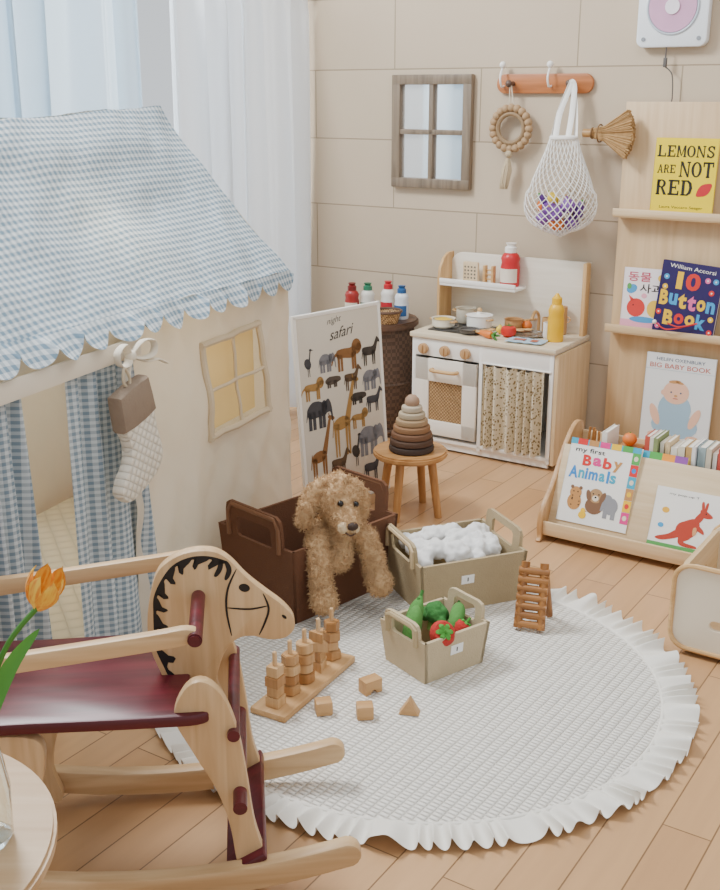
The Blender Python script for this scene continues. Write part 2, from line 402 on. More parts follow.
st=thing('christmas_stocking','cream quilted stocking with grey-brown cuff hanging on the tent','stocking',(sx,sy,.545),rot=(0,R(13),TR))
o=crom([(.055,.20),(.054,.13),(.070,.085),(.105,.055),(.122,.018),(.095,-.020),(.045,-.022),(.0,-.014),(-.045,.005),(-.066,.045),(-.062,.12),(-.055,.20)],5)
b=MB(); b.prism([(p.x*1.12,p.y*.93) for p in o],.040,bev=.015); b.obj('foot_body',quilt('#ece4d4',.020,(0,2),'quilted_stocking'),st)
b=MB(); b.prism([(x*1.12,z*.93) for x,z in [(-.066,.175),(-.02,.170),(.03,.172),(.066,.178),(.064,.235),(.060,.282),(0,.286),(-.060,.282),(-.064,.23)]],.048,bev=.012); b.obj('stocking_cuff',mat('#8f7d6c',.95,.10,30,.5,120),st)
b=MB(); b.tube(crom([(.0,0,.255),(.014,0,.280),(.0,0,.312),(-.014,0,.280),(-.005,0,.255)],5,False),.004); b.obj('hanging_loop',mat('#c9b99e'),st)
# ---------------------------------------------------------------- rug
RC=(.163,2.63)
def rugmat():
    m,nt,b=nm('quilted_cotton'); N=nt.nodes;L=nt.links
    b.inputs['Roughness'].default_value=.95
    tc=N.new('ShaderNodeTexCoord'); sp=N.new('ShaderNodeSeparateXYZ'); mp=N.new('ShaderNodeMapping'); mp.inputs['Rotation'].default_value=(0,0,R(35)); L.new(tc.outputs['Object'],mp.inputs[0]); L.new(mp.outputs[0],sp.inputs[0])
    o=[]
    for a in (0,1):
        mu=N.new('ShaderNodeMath'); mu.operation='MULTIPLY'; mu.inputs[1].default_value=math.pi/(.013 if a else .024); L.new(sp.outputs[a],mu.inputs[0])
        si=N.new('ShaderNodeMath'); si.operation='SINE'; L.new(mu.outputs[0],si.inputs[0])
        ab=N.new('ShaderNodeMath'); ab.operation='ABSOLUTE'; L.new(si.outputs[0],ab.inputs[0]); o.append(ab)
    ml=N.new('ShaderNodeMath'); ml.operation='MULTIPLY'; L.new(o[0].outputs[0],ml.inputs[0]); L.new(o[1].outputs[0],ml.inputs[1])
    pw=N.new('ShaderNodeMath'); pw.operation='POWER'; pw.inputs[1].default_value=.45; L.new(ml.outputs[0],pw.inputs[0])
    no=N.new('ShaderNodeTexNoise'); no.inputs['Scale'].default_value=9; L.new(tc.outputs['Object'],no.inputs['Vector'])
    n3=N.new('ShaderNodeMath'); n3.operation='MULTIPLY'; n3.inputs[1].default_value=3.5; L.new(no.outputs['Fac'],n3.inputs[0])
    ad=N.new('ShaderNodeMath'); ad.operation='ADD'; L.new(pw.outputs[0],ad.inputs[0]); L.new(n3.outputs[0],ad.inputs[1])
    bp=N.new('ShaderNodeBump'); bp.inputs['Strength'].default_value=1; bp.inputs['Distance'].default_value=.007; L.new(ad.outputs[0],bp.inputs['Height']); L.new(bp.outputs[0],b.inputs['Normal'])
    mx=N.new('ShaderNodeMix'); mx.data_type='RGBA'; mx.inputs['A'].default_value=lin('#e0dacf'); mx.inputs['B'].default_value=lin('#f2eee6'); L.new(pw.outputs[0],mx.inputs['Factor']); L.new(mx.outputs['Result'],b.inputs['Base Color'])
    return m
rug=thing('round_rug','round white quilted rug with ruffled edge on the wooden floor','rug',(RC[0],RC[1],0))
b=MB(); b.lathe([(0,.012),(.3,.012),(.6,.012),(.632,.010),(.638,.001),(0,.001)][::-1],n=96); b.obj('quilted_top',rugmat(),rug)
b=MB(); vs=[];fs=[]; n=2000; k=8
for i in range(n):
    a=2*math.pi*i/n; c_,s_=math.cos(a),math.sin(a); nn_=noise.noise(Vector((c_*7,s_*7,0))); ph=a*98+9*nn_; am=.95+.55*noise.noise(Vector((c_*11,s_*11,4)))
    for j in range(k+1):
        t=j/k; rr=.626+.088*t+.008*t*noise.noise(Vector((c_*12,s_*12,8)))+.003*t*math.sin(ph)
        z=.012+.0155*t**.6*(1+math.sin(ph))*am-.006*t
        sh=.0075*t*math.cos(ph+.8)*am
        vs.append((rr*math.cos(a+sh),rr*math.sin(a+sh),max(.0015,z)))
for i in range(n):
    i2=(i+1)%n
    for j in range(k): fs.append((i*(k+1)+j,i*(k+1)+j+1,i2*(k+1)+j+1,i2*(k+1)+j))
b.raw(vs,fs); b.obj('ruffled_trim',mat('#eeeae1',.95,.03,trans=.05),rug,smooth=180)
b=MB(); b.torus(.630,.005,(0,0,.011),n=160); b.obj('piped_seam',mat('#eeeae1',.95),rug)
# ---------------------------------------------------------------- play kitchen
K=thing('play_kitchen','white and beech wooden toy kitchen with rattan oven door','toy kitchen',WL(.766,-.38),A)
KW,KD,KH=.664,.35,.50
b=MB()
for x in (.009,KW-.009,.335): b.box(.018,KD,KH-.03,(x,KD/2,(KH-.03)/2+.03),bev=.002)
b.box(KW,KD,.016,(KW/2,KD/2,.05),bev=.002); b.box(KW-.02,.01,KH-.05,(KW/2,KD-.006,KH/2+.02)); b.box(KW-.004,.014,.075,(KW/2,.008,KH-.04),bev=.002)
b.box(KW-.02,.014,.04,(KW/2,.02,.03)); 
b.obj('cabinet_body',WHT,K)
b=MB(); b.box(KW+.02,KD+.01,.022,(KW/2,KD/2-.005,KH+.011),bev=.005); b.obj('countertop',wood('#e2d3b8','#d3c0a2','x'),K)
b=MB(); b.box(.018,KD-.01,KH-.03,(KW+.010,KD/2,KH/2+.01),bev=.003); b.obj('side_panel',PALE,K)
b=MB(); o=[(0,0),(KW,0),(KW,.31),(.30,.31),(.06,.31)]+[(.06-.06*math.sin(a),.25+.06*math.cos(a)) for a in [R(x) for x in range(15,91,15)]]
b.prism(o,.016,(0,KD-.01,KH+.02),bev=.003); b.obj('splashback',wood('#ebe3d4','#e2d8c6','x'),K)
b=MB(); b.box(.37,.12,.014,(.19,KD-.07,KH+.20),bev=.003); b.box(.37,.01,.02,(.19,KD-.128,KH+.215),bev=.003); b.obj('shelf',WHT,K)
b=MB(); oo=[(-.13,.0),(0,0),(0,.31),(-.05,.31),(-.09,.29),(-.12,.25),(-.13,.2)]
b.prism([(p[0],p[1]) for p in oo],.014,(0.0,KD,KH+.02),(0,0,R(90)),bev=.003); b.obj('shelf_side',OAKZ,K)
b=MB(); b.box(.018,.05,.31,(KW-.009,KD-.03,KH+.175),bev=.003); b.obj('shelf_side',OAKZ,K)
for x in (.06,.165,.265):
    kb=MB(); kb.cyl(.023,.022,(0,-.010,0),(R(90),0,0),bev=.004); kb.box(.006,.01,.034,(0,-.024,0),bev=.002); kb.obj('knob',wood('#cfa678','#b98f60','z'),K,(x,0,KH-.045))
dr=MB(); DW,DH=.30,.34
for x in (-DW/2+.034,DW/2-.034): dr.box(.068,.016,DH,(x,0,0),bev=.003)
dr.box(DW,.016,.065,(0,0,-DH/2+.032),bev=.003); dr.box(DW,.016,.10,(0,0,DH/2-.050),bev=.003)
door=dr.obj('oven_door',mat('#efe7da',.5,.02),K,(.172,-.004,.245))
def rattan(name,a,c,s):
    m,nt,b=nm(name); N=nt.nodes;L=nt.links
    tc=N.new('ShaderNodeTexCoord'); ch=N.new('ShaderNodeTexChecker'); ch.inputs['Scale'].default_value=s; ch.inputs['Color1'].default_value=lin(a); ch.inputs['Color2'].default_value=lin(c)
    L.new(tc.outputs['Object'],ch.inputs[0]); L.new(ch.outputs[0],b.inputs['Base Color']); b.inputs['Roughness'].default_value=.7
    bp=N.new('ShaderNodeBump'); bp.inputs['Distance'].default_value=.003; L.new(ch.outputs[1],bp.inputs['Height']); L.new(bp.outputs[0],b.inputs['Normal']); return m
RAT=rattan('rattan','#c8a271','#7f5e3b',130); DRAT=rattan('dark_wicker','#624a3a','#4b382b',60)
b=MB(); b.box(.168,.008,.18,(0,.004,-.02)); b.obj('rattan_inset',RAT,door)
b=MB(); b.tube(crom([(-.06,-.01,0),(-.055,-.035,0),(0,-.04,0),(.055,-.035,0),(.06,-.01,0)],5,False),.008); b.obj('handle',OAK,door,(0,0,.125))
def floral():
    m,nt,b=nm('floral_cloth'); N=nt.nodes;L=nt.links
    tc=N.new('ShaderNodeTexCoord'); vo=N.new('ShaderNodeTexVoronoi'); vo.inputs['Scale'].default_value=80; L.new(tc.outputs['Object'],vo.inputs['Vector'])
    cr=N.new('ShaderNodeValToRGB'); cr.color_ramp.interpolation='LINEAR'; cr.color_ramp.elements[0].color=lin('#6d3a2c'); cr.color_ramp.elements[1].position=.30; cr.color_ramp.elements[1].color=lin('#85794f')
    e=cr.color_ramp.elements.new(.40); e.color=lin('#d9cbb0')
    L.new(vo.outputs['Distance'],cr.inputs[0]); L.new(cr.outputs[0],b.inputs['Base Color']); b.inputs['Roughness'].default_value=.9; return m
b=MB(); nx=90;nz=10;vs=[];fs=[]
for i in range(nx+1):
    t=i/nx
    for j in range(nz+1):
        s=j/nz; vs.append((.35+.285*t,-.010+.022*math.sin(t*2*math.pi*6.5+.5*s+1.5*math.sin(t*9))*(1-.35*s),.06+.36*s+.006*math.sin(t*40)*(j==nz)))
for i in range(nx):
    for j in range(nz):
        a=i*(nz+1)+j; fs.append((a,a+nz+1,a+nz+2,a+1))
b.raw(vs,fs); b.obj('floral_curtain',floral(),K,smooth=180)
b=MB(); b.tube([(.345,-.004,.425),(.655,-.004,.425)],.004); b.obj('curtain_rail',WHT,K)
b=MB(); b.box(.24,.20,.006,(.16,.16,KH+.025),bev=.002); b.obj('hob',mat('#3a3836',.3),K)
for x in (.10,.22):
    q=MB(); q.torus(.035,.003,(x,.16,KH+.030)); q.obj('burner_ring',mat('#9a9590',.4,metal=.6),K)
b=MB(); b.lathe([(.075,.0),(.08,.004),(.068,.004),(.06,-.02),(0,-.022)][::-1],(.46,.2,KH+.026)); b.obj('sink',mat('#b9b6b0',.25,metal=.9),K)
b=MB(); b.tube(crom([(.46,.29,KH+.02),(.46,.29,KH+.09),(.46,.25,KH+.115),(.46,.215,KH+.085)],5,False),.007); b.obj('faucet',mat('#c9a06a',.3,metal=.5),K)
def KT(x,y,z=KH+.0225): 
    c,s=math.cos(A),math.sin(A); l=K.location
    return (l.x+c*x-s*y,l.y+s*x+c*y,z)
def pot(h,x,y,r,label,hh=.045,z=KH+.030,hd=None,ha=0):
    t=thing('toy_pot',label,'toy pot',KT(x,y,z),A+random.uniform(-.4,.4)+ha)
    b=MB(); b.lathe([(0,0),(r*.85,0),(r,.008),(r,hh),(r+.004,hh+.002),(r-.003,hh),(r-.004,.01),(0,.01)]); b.obj('pot_body',h,t)
    if hd:
        b=MB(); b.tube([(r,0,hh*.8),(r+.07,0,hh*.9)],.006); b.obj('handle',hd,t)
    else:
        for s in (-1,1):
            b=MB(); b.tube(crom([(s*r,-.012,hh*.75),(s*(r+.018),-.01,hh*.8),(s*(r+.018),.01,hh*.8),(s*r,.012,hh*.75)],4,False),.004); b.obj('handle',OAK,t)
    return t
p=pot(mat('#e3d9c4',.5),.085,.12,.050,'cream toy cooking pot holding yellow food on the toy hob',.038)
b=MB(); b.lathe([(0,.038),(.02,.040),(.043,.032),(0,.028)][::-1],n=20); b.obj('yellow_filling',mat('#e0b93c',.5),p)
p=pot(WHT,.225,.19,.055,'white toy cooking pot with wooden lid knob',.055)
b=MB(); b.lathe([(0,.073),(.010,.071),(.012,.063),(.02,.060),(.05,.056),(.057,.054),(0,.054)][::-1]); b.obj('pot_lid',WHT,p)
b=MB(); b.sph(.011,(0,0,.078),n=12); b.obj('lid_knob',OAK,p)
pot(mat('#d8cdb8',.4),.12,.26,.042,'small cream toy pot at the back of the counter',.065)
pot(mat('#55504c',.4),.235,.075,.042,'grey toy frying pan with wooden handle on the hob',.015,hd=OAK)
pot(wood('#c79a68','#b08252','x'),.36,.25,.038,'small wooden toy saucepan with long handle by splashback',.05,z=KH+.0225,hd=OAK,ha=1.2)
def bottle(name,hb,hc,hl,loc,r,h,label,nozzle=True,cat='toy bottle',txt=None):
    t=thing(name,label,cat,loc,A+random.uniform(-.2,.2))
    b=MB(); b.lathe([(0,0),(r*.95,0),(r,.006),(r,h*.45),(r*.9,h*.55),(r,h*.65),(r*.8,h*.74),(r*.45,h*.8),(r*.45,h*.84),(0,h*.84)],n=20); b.obj('bottle_body',mat(hb,.35),t)
    b=MB(); b.lathe([(0,h*.78),(r*.62,h*.78),(r*.62,h*.9),(r*.4,h*.93),(r*.15 if nozzle else r*.55,h),(0,h)],n=16); b.obj('bottle_cap',mat(hc,.4),t)
    if hl:
        b=MB(); n=10; vs=[];R2=r*1.02
        for i in range(n+1):
            a=-math.pi*.9+math.pi*.8*i/n; vs+= [(R2*math.cos(a),R2*math.sin(a),h*.10),(R2*math.cos(a),R2*math.sin(a),h*.42)]
        b.raw(vs,[(2*i,2*i+2,2*i+3,2*i+1) for i in range(n)]); b.obj('bottle_label',mat(hl,.5),t)
    return t
bottle('sauce_bottle','#c8242b','#f2efe9','#e9dccb',KT(.315,KD-.06,KH+.208),.042,.185,'red toy ketchup bottle with white cap on kitchen shelf',False)
bottle('sauce_bottle','#e8b416','#e8b416',None,KT(.60,.15),.034,.20,'yellow toy mustard squeeze bottle on the counter')
t=thing('toy_grater','white toy cheese grater standing on the kitchen shelf','toy grater',KT(.125,KD-.06,KH+.208),A)
b=MB(); b.box(.075,.02,.09,(0,0,.045),bev=.006); b.obj('grater_body',wood('#e2cba8','#d3b88f','z'),t)
b=MB()
for i in range(4):
    for j in range(4): b.ell(-.024+i*.016,.02+j*.016,.0045,.0045,-.0112,0,n=10)
b.obj('grater_holes',mat('#6b6257'),t,smooth=0)
t=thing('toy_rack','wooden toy slatted rack beside the grater','toy rack',KT(.215,KD-.06,KH+.208),A)
b=MB(); b.box(.012,.03,.08,(-.02,0,.04),bev=.003); b.box(.012,.03,.08,(.02,0,.04),bev=.003)
for z in (.02,.04,.06): b.cyl(.004,.04,(0,0,z),(0,R(90),0))
b.obj('rack_frame',OAK,t)
def veg(kind,loc,rz,label,parent=None,s=1,tilt=(0,0)):
    t=thing('toy_'+kind,label,'toy food',loc,rot=(tilt[0],tilt[1],rz))
    b=MB()
    if kind=='tomato':
        b.lathe([(0,.004),(.012,0),(.026,.008),(.031,.022),(.027,.037),(.014,.044),(0,.040)],n=20); b.obj('flesh',mat('#cf2c22',.45),t)
        b=MB()
        for i in range(5): b.ell(.010*math.cos(i*1.256),.010*math.sin(i*1.256),.011,.004,0,0,i*1.256,10)
        b.v=[Vector((v.x,v.z,.0445)) for v in b.v]; b.cyl(.002,.01,(0,0,.048),n=6); b.obj('stem',mat('#3f7a35'),t)
    elif kind=='strawberry':
        b.lathe([(0,0),(.012,.004),(.026,.025),(.031,.045),(.024,.060),(0,.062)],n=20); b.obj('flesh',mat('#b9352e',1,.10,60,.8,120),t)
        b=MB()
        for i in range(6): b.tube([(0,0,.062),(.014*math.cos(i*1.05),.014*math.sin(i*1.05),.064),(.024*math.cos(i*1.05),.024*math.sin(i*1.05),.056)],[.004,.007,.002],6,flat=.5)
        b.cyl(.004,.02,(0,0,.072),n=8); b.obj('stem',mat('#4f9a3c',.9),t)
    elif kind=='pea_pod':
        b.tube(crom([(-.055,0,0),(-.03,0,.014),(0,0,.018),(.03,0,.014),(.055,0,0)],4,False),[.004,.009,.013,.016,.018,.019,.0195,.020,.020,.0195,.019,.018,.016,.013,.009,.006,.004],12); b.obj('flesh',mat('#568f45',1,.15,40,.8,110),t)
        b=MB(); b.tube([(.05,0,.003),(.068,0,.0)],.004,6); b.obj('stem',mat('#3f7a35',.9),t)
    elif kind=='carrot':
        b.lathe([(0,-.055),(.006,-.05),(.014,0),(.017,.03),(.012,.042),(0,.044)],n=14); b.obj('flesh',mat('#df7a2c',.5),t)
        b=MB()
        for i in range(4): b.tube([(0,0,.04),(.01*math.cos(i*1.6),.01*math.sin(i*1.6),.06),(.02*math.cos(i*1.6),.02*math.sin(i*1.6),.075)],[.003,.006,.002],6)
        b.obj('leaves',mat('#4c8a3a'),t)
    elif kind=='broccoli':
        ch=[[((.010*math.sqrt(i)*math.cos(i*2.4),.010*math.sqrt(i)*math.sin(i*2.4),.052-.004*i),.017)] for i in range(9)]
        fo=blob(ch,.004,'florets',mat('#3f7c3c',1,.15,60,.8,120),t,.002,120)
        b.cyl(.012,.05,(0,0,.020),r2=.014,n=12); b.obj('stalk',mat('#8fb765',.95),t)
    elif kind=='eggplant':
        b.lathe([(0,-.045),(.018,-.035),(.023,-.015),(.015,.015),(.010,.03),(0,.033)],n=16); b.obj('flesh',mat('#5a2f80',.3),t); b=MB(); b.cyl(.012,.008,(0,0,.032),r2=.004,n=8); b.obj('stem',mat('#4c8a3a'),t)
    elif kind=='onion':
        b.lathe([(0,0),(.02,.003),(.034,.022),(.03,.042),(.012,.058),(.004,.07),(0,.07)],n=16); b.obj('skin_layer',mat('#7b4aa0',.4),t); b=MB(); b.cyl(.004,.012,(0,0,.072),n=6); b.obj('stem',mat('#c9a06a'),t)
    elif kind=='orange':
        b.lathe([(0,0),(.018,.004),(.033,.022),(.034,.036),(.024,.054),(.008,.063),(0,.063)],n=18); b.obj('peel',mat('#e0762a',.5),t); b=MB(); b.cyl(.004,.006,(0,0,.064),n=6); b.obj('stem',mat('#4c8a3a'),t)
    elif kind=='lemon':
        b.lathe([(0,0),(.006,.003),(.024,.02),(.028,.034),(.022,.05),(.007,.066),(0,.07)],n=16); b.obj('peel',mat('#e9c93a',.45),t); b=MB(); b.sph(.004,(0,0,.07),n=6); b.obj('stem',mat('#4c8a3a'),t)
    t.scale=(s,s,s)
    return t
veg('tomato',KT(.40,.12),0,'red wooden toy tomato on the kitchen counter',s=1.1)
veg('carrot',KT(.325,.05,KH+.040),A+1.2,'orange toy carrot lying on the kitchen counter',tilt=(R(90),0))
veg('lemon',KT(.345,.15),1,'yellow wooden toy lemon on the kitchen counter',s=.6)
veg('orange',KT(.41,.28),1,'orange wooden toy fruit at back of the counter',s=.7)
def cup(x,y,r,h,m,label):
    t=thing('wooden_cup',label,'toy cup',KT(x,y),A); b=MB(); b.lathe([(0,0),(r*.85,0),(r,.005),(r,h),(r-.004,h),(r-.005,.008),(0,.008)],n=20); b.obj('cup_body',m,t); b=MB(); b.torus(r*.5,.003,(r+.004,0,h*.55),(R(90),0,0),n=14,k=6); b.obj('handle',m,t); return t
cup(.505,.29,.026,.065,OAK,'small beech wooden toy cup by the splashback'); cup(.565,.29,.024,.12,wood('#c79a68','#b08252','z'),'taller wooden toy cup beside the mustard bottle')
cup(.550,.19,.022,.065,WHT,'white toy cup beside the tomato')
t=thing('dish_cloth','pale blue printed cloth lying on the kitchen counter','cloth',KT(.51,.065),A+.1)
b=MB(); vs=[];fs=[]
for i in range(17):
    for j in range(11): vs.append((-.08+.01*i,-.05+.01*j,.0045+.003*abs(math.sin(i*.7+j*.3))))
for i in range(16):
    for j in range(10): a_=i*11+j; fs.append((a_,a_+11,a_+12,a_+1))
b.raw(vs,fs); b.obj('cloth_sheet',mat('#a9c0cf',.9),t,smooth=180); b=MB(); b.box(.05,.03,.001,(-.03,.005,.0085)); b.box(.03,.04,.001,(.035,0,.0085)); b.obj('cloth_print',mat('#b4654f'),t)
for i,(x,y,rz) in enumerate([(.37,.2,.3),(.40,.22,.6),(.28,.12,1.0)]):
    t=thing('wooden_spoon','small wooden toy spoon lying near the toy sink','toy utensil',KT(x,y,KH+.036),A+rz,group='toy utensils on the kitchen counter')
    b=MB(); b.tube([(-.05,0,.0),(.03,0,.0)],.005); b.obj('handle',OAK,t); b=MB(); b.sph(.016,(.042,0,0),(1.2,.9,.35),n=12); b.obj('spoon_bowl',OAK,t)
# ---------------------------------------------------------------- round wicker stand with bottles
CX,CY,_=WL(.50,-.24)
C=thing('wicker_stand','round dark brown wicker stand between wall and toy kitchen','basket stand',(CX,CY,0),A)
b=MB(); b.lathe([(0,0),(.15,0),(.16,.02),(.175,.25),(.165,.50),(0,.50)],n=40); b.obj('wicker_body',DRAT,C)
b=MB(); b.cyl(.185,.03,(0,0,.515),n=48,bev=.006); b.obj('stand_top',wood('#6b4d3a','#523a2c','x'),C)
b=MB(); b.torus(.172,.009,(0,0,.25),n=40); b.torus(.162,.009,(0,0,.03),n=40); b.obj('woven_band',DRAT,C)
for dx,dyy,c1,c2,c3,h,lb in [(-.13,-.02,'#a42b26','#7c1f1e','#e8ddc8',.15,'red toy sauce bottle on the wicker stand'),(-.07,.02,'#e0ddd2','#2f7a5a','#2f7a5a',.15,'white toy bottle with green cap'),(.015,.06,'#e9e3da','#c42a35','#c42a35',.16,'white toy bottle with red cap and label'),(.10,.04,'#dfe4ea','#2c5f96','#2c5f96',.15,'white and blue toy bottle')]:
    c,s=math.cos(A),math.sin(A)
    bottle('sauce_bottle',c1,c2,c3,(CX+c*dx-s*dyy,CY+s*dx+c*dyy,.5305),.033,h,lb,False)
c,s=math.cos(A),math.sin(A)
t=thing('small_basket','small woven basket bowl standing on the wicker stand','basket',(CX+c*.10-s*-.08,CY+s*.10+c*-.08,.5305),A)
b=MB(); b.lathe([(0,0),(.045,0),(.062,.05),(.064,.055),(.058,.052),(.042,.006),(0,.006)]); b.obj('basket_body',RAT,t); b=MB(); b.torus(.062,.006,(0,0,.054)); b.obj('basket_rim',wood('#6b4d3a','#523a2c','x'),t)
# ---------------------------------------------------------------- poster
PO=thing('safari_poster','cream leaning board poster printed with many safari animals','poster',(-.195,3.83,.003))
PW,PH=.445,.745
PO.rotation_euler=Euler((R(-5),0,R(45)),'XYZ')
b=MB(); b.box(PW,.012,PH,(PW/2,.006,PH/2),bev=.002); b.obj('board',mat('#d6cdbd',.6,.02),PO)
b=MB(); 
for x in (.006,PW-.006): b.box(.014,.016,PH+.004,(x,.006,PH/2),bev=.002)
for z in (.006,PH-.006): b.box(PW,.016,.014,(PW/2,.006,z),bev=.002)
b.obj('frame',mat('#f2eee6',.5,.02),PO)
cols=['#3d3731','#7b7b80','#8a5f35','#a57e47','#54493f','#434347','#5e4832']
art=MB()
def critter(k,cx,cz,s,mi,y=-.001):
    a=art
    f=lambda x,z:(cx+x*s,cz+z*s)
    def S(pts,n=3): a.pol([f(p.x,p.y) for p in crom(pts,n)],y,mi)
    def E(x,z,rx,rz,rot=0): a.ell(cx+x*s,cz+z*s,rx*s,rz*s,y,mi,rot,14)
    def P(pts): a.pol([f(*p) for p in pts],y,mi)
    if k=='gir':
        E(0,0,.28,.16,.15); P([(.10,.05),(.28,.02),(.50,.95),(.41,.95)]); E(.52,.98,.13,.06,-.35)
        for x in (-.22,-.13,.14,.23): P([(x-.022,-.8),(x+.022,-.8),(x+.045,0),(x-.045,0)])
        P([(-.27,.1),(-.33,-.3),(-.30,-.3),(-.24,.1)]); P([(.44,1.0),(.42,1.12),(.45,1.12),(.48,1.0)])
    elif k=='ele':
        S([(-.42,.1),(-.2,.3),(.1,.3),(.3,.22),(.5,.32),(.62,.15),(.66,-.1),(.68,-.42),(.62,-.42),(.58,-.15),(.48,-.12),(.4,-.15),(.3,-.2),(-.3,-.22),(-.42,-.1)]); E(.32,.1,.13,.2)
        for x in (-.32,-.14,.12,.28): P([(x-.075,-.6),(x+.065,-.6),(x+.07,0),(x-.07,0)])
        P([(-.42,.1),(-.50,-.3),(-.48,-.3),(-.38,0)])
    elif k=='lion':
        S([(-.45,.1),(-.2,.15),(.1,.14),(.3,.2),(.3,-.1),(.1,-.16),(-.2,-.12),(-.42,-.12)]); E(.36,.14,.20,.23); E(.44,.12,.13,.12)
        for x in (-.38,-.26,.18,.28): P([(x-.04,-.5),(x+.045,-.5),(x+.05,0),(x-.05,0)])
        S([(-.43,.08),(-.6,-.05),(-.68,-.25),(-.64,-.27),(-.56,-.1),(-.4,.0)])
    elif k=='zeb':
        S([(-.38,.14),(-.1,.17),(.2,.17),(.36,.42),(.44,.5),(.62,.28),(.60,.22),(.46,.28),(.34,-.05),(.2,-.16),(-.2,-.16),(-.36,-.08)])
        for x in (-.30,-.2,.16,.26): P([(x-.025,-.55),(x+.025,-.55),(x+.045,0),(x-.045,0)])
        P([(-.36,.12),(-.44,-.25),(-.41,-.25),(-.32,.05)])
    elif k=='bird':
        E(0,0,.2,.26,.4); S([(.05,.1),(.14,.1),(.19,.35),(.24,.6),(.18,.6),(.12,.35)]); E(.22,.62,.08,.055)
        P([(-.02,-.6),(.01,-.6),(.02,-.1),(-.03,-.1)]); P([(.08,-.6),(.11,-.6),(.10,-.1),(.05,-.1)]); P([(.28,.63),(.42,.58),(.28,.58)])
    else:
        S([(-.44,.05),(-.2,.2),(.2,.19),(.4,.17),(.58,.1),(.6,-.06),(.42,-.12),(.2,-.2),(-.2,-.2),(-.42,-.1)])
        for x in (-.28,-.14,.16,.28): P([(x-.055,-.36),(x+.055,-.36),(x+.055,0),(x-.055,0)])
rows=[('bird',.055,.565,.08,5),('ele',.145,.565,.075,1),('lion',.26,.575,.13,2),('zeb',.375,.565,.10,0),('lion',.075,.475,.095,3),('hip',.170,.485,.075,4),('zeb',.270,.480,.09,6),('ele',.37,.465,.085,1),
('ele',.085,.385,.115,5),('gir',.205,.315,.16,3),('hip',.295,.400,.08,0),('zeb',.380,.375,.09,5),('gir',.080,.21,.14,2),('zeb',.18,.165,.10,6),('lion',.30,.320,.085,3),('ele',.345,.235,.125,1),('hip',.10,.065,.09,4),('lion',.21,.07,.10,6),('bird',.27,.19,.10,0),('zeb',.35,.11,.10,5)]
for k,x,z,s,mi in rows: critter(k,x,z,s,mi)
art.text('night',.20,.705,.075,.030,-.001,0,-.008,.10,.45); art.text('safari',.235,.660,.13,.040,-.001,0,.0,.10,.45)
art.obj('printed_animals',[mat(c,.7,.2,60) for c in cols],PO,smooth=0)
# ---------------------------------------------------------------- stool + stacking toy
S=thing('round_stool','small round wooden stool holding a stacking toy','stool',(.187,3.88,0),.3)
SW=wood('#c4935d','#a97846','x'); b=MB(); b.cyl(.138,.024,(0,0,.238),n=48,bev=.006); b.obj('seat',SW,S)
for i in range(4):
    a=R(45+90*i); b=MB(); b.tube([(.085*math.cos(a),.085*math.sin(a),.228),(.118*math.cos(a),.118*math.sin(a),0)],[.017,.014],10); b.obj('leg',wood('#c4935d','#a97846','z'),S)
T=thing('stacking_ring_toy','rounded cone of stacked silicone rings in graded browns on stool','stacking toy',(.19,3.87,.251))
cl=['#3c2e27','#50392b','#6f4e37','#8a6646','#a08463','#ac9c82','#b9ab95']
rs=[.084,.081,.076,.069,.060,.050,.039]
z=0
for i,cc in enumerate(cl):
    r=rs[i]; hh=.0245; b=MB()
    b.lathe([(0,z),(r-.007,z),(r-.001,z+.004),(r,z+hh*.5),(r-.002,z+hh-.004),(r-.008,z+hh),(0,z+hh)],n=32); b.obj('ring',mat(cc,.75),T); z+=hh
b=MB(); b.lathe([(0,z),(.024,z),(.028,z+.010),(.025,z+.024),(.014,z+.036),(0,z+.040)],n=20); b.obj('cone_top',mat('#a0826a',.7),T)
